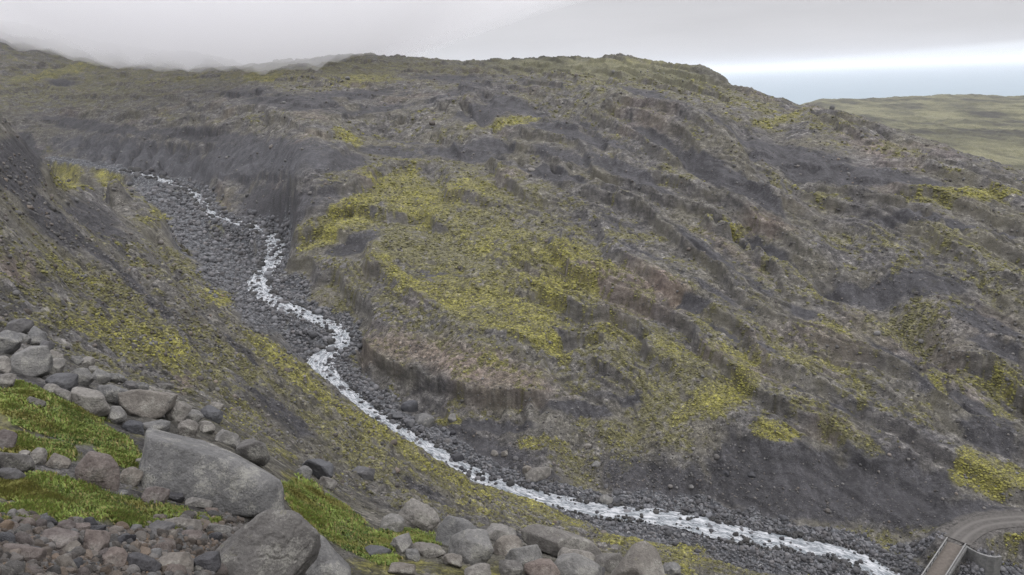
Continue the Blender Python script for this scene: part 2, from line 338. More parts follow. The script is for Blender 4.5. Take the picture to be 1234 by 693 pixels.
# ------------------------------------------------------------------ ground cover, as places on the ground
def blob(items, sharp=1.0):
    m = np.zeros_like(Z)
    for it in items:
        u, v, ru, rv = it[:4]; an = math.radians(it[4]) if len(it) > 4 else 0; st = it[5] if len(it) > 5 else 1
        R = max(ru, rv) * 1.5
        sel = np.where((np.abs(BU - u) < R) & (np.abs(BV - v) < R) & (VIS > 0.3))
        if len(sel[0]) == 0: continue
        du, dv = BU[sel] - u, BV[sel] - v
        a = (du * math.cos(an) + dv * math.sin(an)) / ru; b = (-du * math.sin(an) + dv * math.cos(an)) / rv
        m[sel] = np.maximum(m[sel], st * np.clip(1.45 - np.sqrt(a * a + b * b), 0, 1))
    return m
MOSS = [(420, 252, 70, 22, -32), (388, 282, 34, 12, -18), (505, 238, 60, 22, 8, .9), (470, 215, 40, 14, -10, .8), (560, 228, 50, 16, 0, .75), (600, 285, 60, 22, 15, .6), (512, 346, 62, 14, 20), (640, 372, 55, 18, 15), (592, 352, 60, 14, 12),
 (622, 392, 60, 12, 20, .9), (690, 312, 55, 16, 20), (672, 345, 60, 20, 12), (672, 412, 24, 12, 45), (470, 322, 40, 8, 25, .9), (545, 330, 60, 16, 10, .6), (870, 468, 52, 22, -22), (822, 488, 22, 10, -30), (932, 512, 36, 13, 5), (1206, 572, 46, 20, 12), (1164, 556, 16, 24, 20),
 (1165, 232, 66, 9, 2), (872, 258, 28, 7, 3), (540, 486, 20, 9, 0, .9), (650, 522, 36, 10, 0, .8), (612, 141, 46, 6, -4), (420, 160, 22, 8, 25), (600, 430, 40, 8, 20, .4),
 (890, 420, 40, 10, 20, .6), (790, 410, 50, 10, 10, .6), (1010, 435, 30, 8, 35, .7), (740, 390, 40, 12, 15, .6), (960, 320, 40, 8, 40, .6), (1000, 380, 40, 8, 38, .6), (940, 132, 36, 5, -8, .8), (920, 122, 30, 4, 10, .5),
 (150, 408, 74, 30, 22, .95), (90, 392, 60, 18, 10, .7), (205, 425, 30, 28, 30, .9), (78, 205, 24, 10, 15), (132, 214, 20, 8, 15), (342, 432, 52, 12, 38, 1), (380, 472, 66, 14, 38, .9), (455, 522, 80, 14, 34, .85),
 (545, 577, 84, 11, 27, .9), (645, 608, 70, 9, 18, .9), (728, 636, 50, 7, 8, 1), (262, 352, 22, 13, 30), (225, 262, 52, 18, 22, .75), (190, 232, 30, 10, 20, .7), (80, 318, 60, 20, 20, .6), (310, 412, 40, 10, 35, .7), (840, 652, 44, 8, 8, 1), (840, 672, 50, 9, 6, .8), (760, 655, 50, 9, 6, .8), (560, 610, 60, 10, 20, .5),
 (62, 88, 62, 6, -10, .8), (330, 92, 70, 4, 0, .8), (440, 96, 60, 8, 0, .7), (200, 96, 60, 5, -4, .5), (380, 60, 60, 4, 0, .5), (850, 98, 30, 3, 0, .5), (770, 75, 60, 5, 5, .5), (1215, 620, 16, 5, 0, .3), (1226, 650, 14, 6, 0, 1), (1130, 455, 40, 8, 40, .6), (1190, 440, 50, 9, 22, .7),
 (370, 588, 26, 10, 40, 1), (350, 575, 14, 8, 20, 1), (590, 690, 26, 12, 0, .9), (545, 690, 30, 10, 0, .9), (470, 682, 50, 14, 0, .9), (20, 500, 60, 30, 10, .6), (820, 690, 20, 8, 0, .8), (285, 505, 40, 16, 20, .5), (330, 540, 40, 14, 30, .5), (700, 685, 30, 6, 0, .5)]
OLIVE = [(100, 350, 150, 80, 35, .72), (300, 460, 120, 40, 38, .75), (430, 540, 120, 30, 34, .75), (40, 240, 70, 60, 40, .5), (230, 300, 60, 40, 30, .6), (560, 300, 210, 110, 20, .62), (760, 420, 170, 70, 25, .5), (930, 430, 170, 60, 28, .45), (1100, 362, 40, 30, 10, .75), (1080, 560, 60, 14, 20, .4), (700, 560, 60, 40, 30, .45), (1030, 530, 60, 14, 35, .8), (1180, 470, 90, 40, 25, .45), (60, 330, 120, 80, 30, .45), (430, 520, 120, 40, 36, .6),
 (620, 610, 140, 26, 18, .6), (830, 665, 110, 26, 6, .7), (330, 470, 140, 40, 36, .4), (230, 250, 80, 40, 25, .5), (420, 85, 250, 22, 0, .45), (700, 90, 180, 26, 4, .5), (90, 100, 140, 30, -5, .45), (960, 210, 60, 12, 25, .5), (930, 300, 90, 24, 38, .5), (1150, 290, 90, 22, 26, .5),
 (720, 150, 90, 30, 12, .35), (1000, 640, 80, 10, 4, .35), (1130, 625, 60, 8, 4, .6), (920, 625, 60, 10, 0, .3), (880, 110, 70, 10, 10, .5), (1000, 145, 50, 10, 12, .45), (1100, 185, 60, 10, 22, .5)]
DARK = [(640, 128, 60, 8, 12), (700, 158, 70, 9, 14), (760, 205, 60, 10, 24), (800, 165, 50, 9, 26), (850, 190, 60, 12, 30), (660, 212, 50, 9, 14), (560, 182, 60, 8, 6), (470, 178, 50, 8, 8, .8), (400, 190, 50, 12, 0, .9), (910, 232, 46, 9, 30, .9), (880, 205, 40, 8, 20, .8), (960, 178, 70, 9, 8), (1060, 205, 80, 9, 12),
 (1120, 330, 60, 14, 10, .9), (1190, 380, 50, 14, 24, .9), (1165, 480, 70, 12, 26, .9), (1080, 420, 50, 8, 34, .8), (930, 285, 44, 7, 32, .9), (760, 300, 40, 6, 20, .8), (850, 300, 50, 7, 36, .9), (900, 400, 60, 6, 26, .8), (1000, 480, 60, 6, 26, .8), (700, 480, 50, 9, 8, .9), (250, 160, 90, 8, 4, .9), (120, 150, 90, 8, 8, .8), (420, 112, 80, 6, -3, .8), (540, 92, 70, 5, 0, .7), (300, 110, 70, 5, 0, .6), (780, 110, 50, 5, 12, .8), (830, 130, 50, 6, 14, .8), (930, 105, 40, 3, 10, .5),
 (585, 128, 34, 10, -6), (530, 324, 44, 8, 6), (425, 291, 38, 11, -18), (585, 170, 38, 10, 2), (490, 162, 40, 6, 6, .8), (1050, 327, 74, 12, 0), (930, 162, 46, 9, 12), (1000, 196, 70, 12, 12), (1150, 266, 100, 9, 6), (1000, 575, 190, 46, 4), (905, 555, 60, 46, 0), (560, 520, 90, 26, 20), (585, 492, 70, 10, 4),
 (790, 570, 80, 40, 10, .8), (150, 330, 110, 12, 38, .8), (60, 262, 60, 20, 45, .8), (290, 415, 70, 6, 42, .7), (20, 190, 40, 34, 50), (110, 250, 60, 14, 38, .8), (200, 186, 140, 18, 8), (320, 180, 110, 24, 0, .8), (330, 240, 50, 30, 0), (390, 240, 30, 20, -40, .7), (972, 367, 24, 8, 10), (835, 362, 22, 7, 0),
 (1150, 610, 90, 20, 0), (1190, 520, 50, 18, 24, .8), (1200, 410, 50, 12, 30, .8), (350, 120, 80, 12, 6, .7), (450, 128, 60, 7, -6, .7), (560, 110, 60, 6, -10, .6), (690, 185, 60, 8, 14, .7), (745, 465, 40, 8, 0, .7), (860, 345, 60, 7, 24, .7), (700, 140, 40, 6, 14, .6), (240, 300, 50, 10, 30, .6), (75, 96, 22, 4, 0, .8),
 (1090, 600, 80, 18, 8), (640, 560, 60, 10, 12, .7), (900, 330, 50, 8, 30, .6), (1100, 120, 60, 3, 0, .4), (640, 100, 60, 6, 8, .5), (340, 500, 70, 14, 36, .7), (520, 596, 60, 10, 28, .7), (880, 150, 50, 8, 20, .6)]
RED = [(800, 352, 30, 10, 10, 1), (560, 428, 100, 20, 16, .75), (745, 345, 80, 22, 18, .6), (18, 325, 26, 16, 10, .8), (225, 462, 12, 14, 40, 1), (620, 448, 50, 12, 10, .7), (900, 440, 60, 12, 24, .4), (925, 262, 40, 8, 20, .6), (890, 300, 50, 8, 34, .4), (470, 410, 50, 16, 16, .5), (1000, 512, 40, 10, 10, .3), (1070, 180, 50, 10, 20, .4),
       (40, 690, 200, 60, 0, .8), (180, 660, 90, 30, 0, .8), (700, 665, 40, 16, 25, .3), (250, 545, 24, 18, 0, .3)]
BED = [(272, 312, 42, 36, 50), (315, 372, 40, 26, 40), (372, 410, 36, 24, 20), (352, 345, 24, 22, 40), (450, 470, 46, 26, 40), (520, 515, 60, 24, 30), (650, 592, 80, 14, 16), (800, 634, 90, 13, 3), (890, 634, 70, 14, 8), (950, 672, 110, 15, 6), (1060, 668, 60, 16, 12), (1030, 692, 60, 14, 0), (1205, 682, 40, 16, 0), (1110, 650, 40, 14, 0, .8), (205, 240, 60, 16, 30), (230, 272, 30, 24, 50)]
GREEN = [(400, 628, 50, 22, 38), (465, 648, 60, 12, 4), (520, 652, 18, 7, 0), (60, 500, 80, 26, 20), (140, 540, 40, 16, 30), (20, 475, 26, 14, 0), (40, 540, 50, 14, 10), (60, 595, 70, 18, 6), (150, 615, 90, 20, 8), (30, 625, 60, 12, 0), (235, 628, 30, 8, 0), (420, 640, 64, 20, 30), (370, 605, 34, 20, 40), (470, 655, 44, 10, -6), (80, 625, 70, 12, 0), (500, 648, 30, 6, 0)]
mMoss, mOl, mDark, mRed, mBed, mGr = blob(MOSS), blob(OLIVE), blob(DARK), blob(RED), blob(BED), blob(GREEN)
SX, SY = GX, GY

# ------------------------------------------------------------------ river channel and road bench
def world_path(lst):
    out = []
    for it in lst:
        a, t = sight(it[0], it[1]); r = it[2] / t[0]
        out.append((r * math.sin(a[0]), r * math.cos(a[0]), CAMZ - it[2]))
    return np.array(out)
def smooth_path(Pt, extra=None, step=0.5):
    """Catmull-Rom through the points, evenly resampled; extra = per point values carried along"""
    Pt = np.asarray(Pt, float); V = Pt if extra is None else np.c_[Pt, np.asarray(extra, float)]
    Pp = np.vstack([2 * V[0] - V[1], V, 2 * V[-1] - V[-2]]); out = []
    for i in range(1, len(Pp) - 2):
        p0, p1, p2, p3 = Pp[i - 1:i + 3]
        t = np.linspace(0, 1, 24, endpoint=False)[:, None]
        out.append(0.5 * (2 * p1 + (p2 - p0) * t + (2 * p0 - 5 * p1 + 4 * p2 - p3) * t ** 2 + (3 * p1 - p0 - 3 * p2 + p3) * t ** 3))
    out = np.vstack(out + [Pp[-2][None]])
    d = np.r_[0, np.cumsum(np.hypot(*(np.diff(out[:, :2], axis=0).T)))]
    s = np.arange(0, d[-1], step)
    return np.c_[[np.interp(s, d, out[:, k]) for k in range(out.shape[1])]].T
riv = smooth_path(world_path(RIV), [[r[3]] for r in RIV], 0.5)
for k in range(2):
    riv[:, 2] = np.convolve(np.pad(riv[:, 2], 12, mode='edge'), np.ones(25) / 25, mode='valid')
BR_DROP = 84.0
brA = world_path([(1153, 651, BR_DROP)])[0]; brB = world_path([(1127, 690, BR_DROP)])[0]
ROADP = [(1153, 651, 84.0), (1160, 644, 84.0), (1170, 637, 83.9), (1184, 631, 83.7), (1204, 627.5, 83.4), (1234, 625.5, 83.0), (1275, 625, 82.6), (1330, 628, 82), (1420, 634, 81)]
roadw = world_path(ROADP)
road = smooth_path(roadw, None, 0.5)

def near_path(path, reach, step):
    """distance / index of each ground vertex to a path, only close to it"""
    pl = path[::step]
    lo, hi = pl[:, :2].min(0) - reach, pl[:, :2].max(0) + reach
    sel = np.where((GX > lo[0]) & (GX < hi[0]) & (GY > lo[1]) & (GY < hi[1]))
    d, par = seg_dist(GX[sel], GY[sel], pl[:, :2])
    k = d < reach
    sel = (sel[0][k], sel[1][k])
    return sel, d[k], par[k] * step
# ------------------------------------------------------------------ rock relief
zz0 = Z + dZ
flat0 = 1 - 0.85 * sstep(0.55, 1.2, np.hypot(np.gradient(zz0, axis=0) / np.gradient(R_, axis=0), np.gradient(zz0, axis=1) / (R_ * (AZ[1] - AZ[0]))))
D = np.zeros_like(Z)
lat = R_ * (AZ[1] - AZ[0])
rockw = np.clip(1 - 0.75 * np.clip(mDark, 0, 1) - 0.8 * mBed - 0.7 * mGr, 0.12, 1)
wz = 0.6 * perlin(GX / 60, GY / 60, 40)
for k, lam in enumerate([48.0, 25.0, 13.0, 7.0, 3.7, 2.0, 1.05, 0.56, 0.3, 0.16, 0.085]):
    gate = sstep(1.6, 3.2, lam / lat) * sstep(lam * 1.2, lam * 5, R_)
    if gate.max() < 0.01: continue
    a = perlin(GX / lam + wz, GY / lam - wz, 50 + k)
    b = 1 - 2 * np.abs(perlin(GX / lam * 1.1 + 9, GY / lam * 0.9, 70 + k)) - 0.55
    amp = 0.034 * lam ** 0.88
    D += amp * gate * rockw * (0.65 * a + 0.6 * b) * (flat0 if lam < 8 else 1)
# layered lava benches dipping to the right
g = np.where(GX < -60, 0.05 * GX, np.where(GX < 40, 0.05 * GX + 0.0022 * (GX + 60) ** 2, 0.05 * GX + 0.0022 * 100 ** 2 + 0.44 * (GX - 40)))
qz = Z + dZ + g + 5 * perlin(GX / 45, GY / 45, 90) + 2.0 * perlin(GX / 13, GY / 13, 91)
def terr(qz, S, seed):
    f = qz / S; i = np.floor(f); f = f - i
    e = sstep(0.0, 0.17, f) - f                       # steep riser, then a long tread
    return e * S, f
e1, f1 = terr(qz, 8.5, 0); e2, f2 = terr(qz + 0.8 * perlin(GX / 6, GY / 6, 93), 2.6, 1)
far = sstep(90, 140, R_) * sstep(1500, 700, R_)
tw = sstep(-0.25, 0.25, perlin(GX / 70, GY / 70, 94) + 0.1)
D += far * rockw * (0.50 * tw * e1 + 0.42 * sstep(-0.2, 0.3, perlin(GX / 35, GY / 35, 95)) * e2)
D -= 2.3 * far
# streaked ribs running down the near left slope
D += (1 - far) * sstep(26, 45, R_) * rockw * 0.08 * (fbm((GX * 0.8 + GY * 0.6) / 3.5, (GX * -0.6 + GY * 0.8) / 16, 3, 97))
lump = (1 - far) * sstep(22, 40, R_) * (1 - mBed)
# stones, clods and moss cushions of every size, down to a few finger widths near the eye
CW = np.zeros_like(Z, dtype=np.float32); CR = np.zeros_like(CW); WS = np.zeros_like(CW); CD = np.zeros_like(CW)
kf = 4.6 + 7.5 * (1 - far) * sstep(26, 45, R_) * (1 - np.clip(mBed, 0, 1))
for k in range(9):
    lam = 0.07 * 2 ** k
    wgt = np.clip(1 - np.abs(np.log2(lam / (kf * lat))) / 1.0, 0, 1) * np.ones_like(Z)
    sel = np.where(wgt > 0.01)
    if len(sel[0]) == 0: continue
    x_, y_ = GX[sel] / lam, GY[sel] / lam
    x_ = x_ + 0.35 * perlin(x_ / 1.7, y_ / 1.7, 210 + k); y_ = y_ + 0.35 * perlin(x_ / 1.7 + 9, y_ / 1.7, 230 + k)
    f_, c_ = worley(x_, y_, k); h_ = np.clip(1 - f_ * f_ * 1.9, 0, 1); w_ = wgt[sel]
    CW[sel] += w_ * h_; CR[sel] += w_ * c_; WS[sel] += w_; CD[sel] += w_ * lam * h_ * (0.35 + 0.65 * c_)
CW /= np.maximum(WS, .05); CR /= np.maximum(WS, .05)
clod = np.clip(1 - 0.85 * np.clip(mDark - 0.35 * mMoss, 0, 1) - 0.6 * np.clip(mBed, 0, 1) - 0.5 * mGr, 0.10, 1) * (0.55 + 0.9 * sstep(-.3, .4, fbm(GX / 14, GY / 14, 3, 250)))
zs_ = Z + dZ + D
st_ = np.hypot(np.gradient(zs_, axis=0) / np.gradient(R_, axis=0), np.gradient(zs_, axis=1) / lat)
flat = 1 - 0.9 * sstep(0.8, 1.6, st_)
clod = clod * flat
D += np.where(far > .5, 0.27, 0.36) * CD * clod * sstep(2500, 900, R_)
D += lump * 1.5 * (0.55 * (np.abs(perlin(GX / 4.5, GY / 4.5, 201)) - .3) + 0.40 * (np.abs(perlin(GX / 1.9, GY / 1.9, 202)) - .3) + 0.26 * (np.abs(perlin(GX / .8, GY / .8, 203)) - .3) * sstep(160, 90, R_))
D += far * rockw * flat * (0.9 * (np.abs(perlin(GX / 7, GY / 7, 204)) - .3) + 0.5 * (np.abs(perlin(GX / 3, GY / 3, 205)) - .3))
# fluted dark bluff above the upper stream
bluff = blob([(180, 188, 110, 20, 10), (320, 190, 70, 20, 0, .6), (880, 555, 50, 44, 0, .5), (1010, 575, 90, 34, 0, .15)])
bw = 0.9 * perlin(GX / 22, GY / 22, 262)
D -= bluff * (3.4 * np.abs(perlin(GX / 9 - GY / 16 + bw, GY / 40, 260)) + 0.35 * np.abs(perlin(GX / 3 - GY / 6 + 2 * bw, GY / 12, 261)) + 1.5 * perlin(GX / 6, GY / 5, 263))
# moss cushions and turf hummocks
D += 0.10 * sstep(0.2, 0.8, mGr) * (perlin(GX / 0.9, GY / 0.9, 98) + 0.5 * perlin(GX / 0.35, GY / 0.35, 99)) * sstep(60, 40, R_)
plainm = sstep(650, 800, R_) * sstep(math.radians(14), math.radians(20), AZ)[None]
D *= (1 - 0.6 * plainm)
D += plainm * (11.0 * fbm(GX / 150, GY / 330, 6, 101, .6) + 5.0 * (np.abs(perlin(GX / 45, GY / 130, 102)) - .3) + 2.0 * (np.abs(perlin(GX / 14, GY / 40, 103)) - .3))
Z = Z + dZ + D

sel, d, par = near_path(riv, 26, 4)
ii = np.clip(par.astype(int), 0, len(riv) - 1); zr = riv[ii, 2]; hw = riv[ii, 3]
k = sstep(hw * 0.9 + 7.0, hw * 0.9 + 0.6, d)
nz = 0.5 * perlin(GX[sel] / 2.2, GY[sel] / 2.2, 110) + 0.25 * perlin(GX[sel] / 0.8, GY[sel] / 0.8, 111)
bedz = zr - 0.5 + 0.09 * np.maximum(d - hw * 0.6, 0) ** 1.2 + 0.75 * sstep(hw * 0.7, hw * 1.2, d) + nz * (0.35 + 0.5 * sstep(hw * .8, hw * 1.4, d))
Z[sel] = Z[sel] * (1 - k) + bedz * k
mBed[sel] = np.maximum(mBed[sel], sstep(hw * 1.1 + 4.5, hw * 1.1 + 0.5, d + 2 * perlin(GX[sel] / 4, GY[sel] / 4, 112)))
mBr = np.zeros_like(Z)
sel, d, par = near_path(road, 16, 2)
zr = np.interp(par, np.arange(len(road)), road[:, 2])
k = sstep(6.5, 3.2, d)
Z[sel] = Z[sel] * (1 - k) + (zr - 0.12) * k
mBr[sel] = sstep(4.2, 3.0, d + 0.6 * perlin(GX[sel] / 2, GY[sel] / 2, 113))
WALLP = ((1164, 657.5), (1172, 662), (1181, 666), (1190, 668.5), (1199, 669.5), (1207, 668))
wallw = world_path([(u, v, BR_DROP + .25) for u, v in WALLP])
sel, d, par = near_path(wallw, 9, 1)
aw = np.arctan2(GX[sel], GY[sel]); rw = np.interp(aw, np.arctan2(wallw[:, 0], wallw[:, 1]), np.hypot(wallw[:, 0], wallw[:, 1]))
k = (R_[sel] < rw + 0.1) & (aw > np.arctan2(wallw[0, 0], wallw[0, 1]) - .004) & (aw < np.arctan2(wallw[-1, 0], wallw[-1, 1]))
Z[sel] = np.where(k, np.minimum(Z[sel], CAMZ - BR_DROP - 3.0 - 0.1 * d + 0.3 * perlin(GX[sel], GY[sel], 114)), Z[sel])
mBed[sel] = np.where(k, 1, mBed[sel])
T = (CAMZ - Z) / R_
print('terrain', NA, NR, 'bridge A', brA, 'B', brB)

def ground_polar(a, r):
    """height of the finished ground"""
    a = np.atleast_1d(a); r = np.atleast_1d(r)
    fi = np.clip((a - AZ[0]) / (AZ[1] - AZ[0]), 0, NA - 1.001); i = fi.astype(int); f = fi - i
    l = np.log(np.clip(r, 2.51, 4090)); j = np.clip(np.searchsorted(LR, l) - 1, 0, NR - 2); gq = (l - LR[j]) / (LR[j + 1] - LR[j])
    return (Z[j, i] * (1 - f) + Z[j, i + 1] * f) * (1 - gq) + (Z[j + 1, i] * (1 - f) + Z[j + 1, i + 1] * f) * gq
def ground(x, y):
    x = np.atleast_1d(np.asarray(x, float)); y = np.atleast_1d(np.asarray(y, float))
    return ground_polar(np.arctan2(x, y), np.hypot(x, y))
def cast(u, v, rmin=5.0):
    """where the sight line of a photo point first meets the ground"""
    a, t = sight(u, v); out = np.empty((len(a), 3)); j0 = np.searchsorted(LR, math.log(rmin))
    for k in range(len(a)):
        i = int(np.clip(round((a[k] - AZ[0]) / (AZ[1] - AZ[0])), 0, NA - 1))
        hit = np.argmax(T[j0:, i] <= t[k]) + j0
        r = math.exp(LR[hit]) if hit > j0 else math.exp(LR[j0])
        out[k] = (r * math.sin(a[k]), r * math.cos(a[k]), 0)
    out[:, 2] = ground(out[:, 0], out[:, 1])
    return out

# ------------------------------------------------------------------ final cover masks
br = fbm(GX / 9, GY / 9, 4, 120) * sstep(20, 60, R_) + fbm(GX / 1.2, GY / 1.2, 4, 125) * sstep(60, 20, R_)
br2 = fbm(GX / 2.2, GY / 2.2, 3, 130)
gz_r = np.gradient(Z, axis=0) / np.maximum(np.gradient(R_, axis=0), 1e-6)
gz_a = np.gradient(Z, axis=1) / (R_ * (AZ[1] - AZ[0]))
slope = np.hypot(gz_r, gz_a)
bench = sstep(0.25, 0.5, f1) * sstep(1.0, 0.6, f1)
wild = sstep(-0.3, 0.5, fbm(GX / 55, GY / 30, 3, 135)) * 0.47 * (1 - 0.6 * sstep(250, 340, R_) * sstep(900, 600, R_))
moss = np.maximum(mMoss * 1.08, np.maximum(mOl, wild) * 0.95)
moss = moss - 0.5 * mDark * (mMoss < 0.6) + 0.55 * br + 0.34 * br2 + 0.10 * bench - 0.25 * sstep(0.6, 1.3, slope)
moss = sstep(-0.16, 0.26, 1.12 * moss - 0.62 * CR - 0.10 + 0.25 * (CW - .5))
moss *= (1 - 0.85 * sstep(0.3, 0.8, mDark) * (1 - sstep(0.3, 0.6, mMoss))) * (1 - sstep(0.3, 0.7, mBed)) * (1 - sstep(0.2, 0.6, mBr))
dark = sstep(0.30, 0.62, mDark + 0.5 * br + 0.2 * br2 - 0.35 * mMoss)
dark = np.maximum(dark, 0.75 * far * sstep(0.28, 0.36, f1) * sstep(0.62, 0.40, f1) * tw * sstep(-0.1, 0.3, fbm(GX / 25, GY / 25, 3, 140)) * (mMoss < 0.2))
red = np.clip(mRed + 0.4 * br, 0, 1) * (mRed > 0.01) + 0.35 * sstep(0.15, 0.5, fbm(GX / 40, GY / 40, 3, 145)) * far
green = sstep(0.25, 0.6, mGr + 0.4 * br)
bed = sstep(0.3, 0.7, mBed + 0.35 * br)

def mesh_from_grid(name, co, nr, na, cols):
    m = bpy.data.meshes.new(name)
    m.vertices.add(len(co)); m.vertices.foreach_set('co', co.astype(np.float32).ravel())
    idx = np.arange(nr * na).reshape(nr, na)
    f = np.stack([idx[:-1, :-1], idx[:-1, 1:], idx[1:, 1:], idx[1:, :-1]], -1).reshape(-1, 4)
    m.loops.add(f.size); m.loops.foreach_set('vertex_index', f.astype(np.int32).ravel())
    m.polygons.add(len(f)); m.polygons.foreach_set('loop_start', np.arange(0, f.size, 4, dtype=np.int32))
    m.update(calc_edges=True)
    m.polygons.foreach_set('use_smooth', np.ones(len(f), bool))
    for nm, c in cols.items():
        at = m.attributes.new(nm, 'FLOAT_COLOR', 'POINT'); at.data.foreach_set('color', np.clip(c, 0, 1).astype(np.float32).ravel())
    return m

def link(name, mesh, mat=None, parent=None):
    o = bpy.data.objects.new(name, mesh); C.objects.link(o)
    if mat is not None and mesh is not None: mesh.materials.append(mat) if not mesh.materials else None
    if parent: o.parent = parent
    return o
def tag(o, label=None, cat=None, group=None, kind=None):
    if label: o['label'] = label
    if cat: o['category'] = cat
    if group: o['group'] = group
    if kind: o['kind'] = kind
    return o

# ------------------------------------------------------------------ materials
class N:
    """small node builder"""
    def __init__(s, name):
        s.m = bpy.data.materials.new(name); s.m.use_nodes = True; s.t = s.m.node_tree
        s.b = s.t.nodes['Principled BSDF']; s.co = s.t.nodes.new('ShaderNodeTexCoord').outputs['Object']
    def new(s, k, **kw):
        n_ = s.t.nodes.new(k)
        for a, b in kw.items(): setattr(n_, a, b)
        return n_
    def lk(s, a, b): s.t.links.new(a, b)
    def inp(s, sock, v):
        if hasattr(v, 'is_linked') or hasattr(v, 'links'): s.lk(v, sock)
        else: sock.default_value = v
    def noise(s, scale, detail=6, rough=0.6, co=None, lac=2.0, dist=0.0):
        n_ = s.new('ShaderNodeTexNoise'); n_.inputs['Scale'].default_value = scale; n_.inputs['Detail'].default_value = detail
        n_.inputs['Roughness'].default_value = rough; n_.inputs['Lacunarity'].default_value = lac; n_.inputs['Distortion'].default_value = dist
        s.lk(co if co is not None else s.co, n_.inputs['Vector']); return n_.outputs['Fac']
    def voro(s, scale, feature='F1', co=None, out='Distance', rand=1.0):
        n_ = s.new('ShaderNodeTexVoronoi', feature=feature); n_.inputs['Scale'].default_value = scale; n_.inputs['Randomness'].default_value = rand
        s.lk(co if co is not None else s.co, n_.inputs['Vector']); return n_.outputs[out]
    def ramp(s, fac, stops, interp='LINEAR'):
        n_ = s.new('ShaderNodeValToRGB'); e = n_.color_ramp; e.interpolation = interp
        while len(e.elements) < len(stops): e.elements.new(0.5)
        for el, (p, c) in zip(e.elements, stops):
            el.position = p; el.color = (c, c, c, 1) if isinstance(c, (int, float)) else (*c, 1)
        s.lk(fac, n_.inputs['Fac']); return n_.outputs['Color']
    def mix(s, fac, a, b, blend='MIX'):
        n_ = s.new('ShaderNodeMix', data_type='RGBA', blend_type=blend)
        s.inp(n_.inputs['Factor'], fac)
        for sock, v in ((n_.inputs['A'], a), (n_.inputs['B'], b)):
            if isinstance(v, tuple): sock.default_value = (*v, 1)
            else: s.lk(v, sock)
        return n_.outputs['Result']
    def math(s, op, a, b=0.0, clamp=False):
        n_ = s.new('ShaderNodeMath', operation=op, use_clamp=clamp); s.inp(n_.inputs[0], a); s.inp(n_.inputs[1], b); return n_.outputs[0]
    def mapr(s, v, a, b, c=0.0, d=1.0):
        n_ = s.new('ShaderNodeMapRange'); s.lk(v, n_.inputs['Value'])
        for k_, q_ in zip(('From Min', 'From Max', 'To Min', 'To Max'), (a, b, c, d)): n_.inputs[k_].default_value = q_
        return n_.outputs['Result']
    def scaled(s, x, y, z, rot=(0, 0, 0)):
        n_ = s.new('ShaderNodeMapping'); n_.inputs['Scale'].default_value = (x, y, z); n_.inputs['Rotation'].default_value = rot
        s.lk(s.co, n_.inputs['Vector']); return n_.outputs['Vector']
    def bump(s, h, strength=0.5, dist=0.1, normal=None):
        n_ = s.new('ShaderNodeBump'); n_.inputs['Strength'].default_value = strength; n_.inputs['Distance'].default_value = dist
        s.lk(h, n_.inputs['Height'])
        if normal is not None: s.lk(normal, n_.inputs['Normal'])
        return n_.outputs['Normal']
    def done(s, col, rough=0.9, normal=None, spec=0.2):
        s.inp(s.b.inputs['Base Color'], col); s.inp(s.b.inputs['Roughness'], rough)
        s.inp(s.b.inputs['Specular IOR Level'], spec)
        if normal is not None: s.lk(normal, s.b.inputs['Normal'])
        return s.m

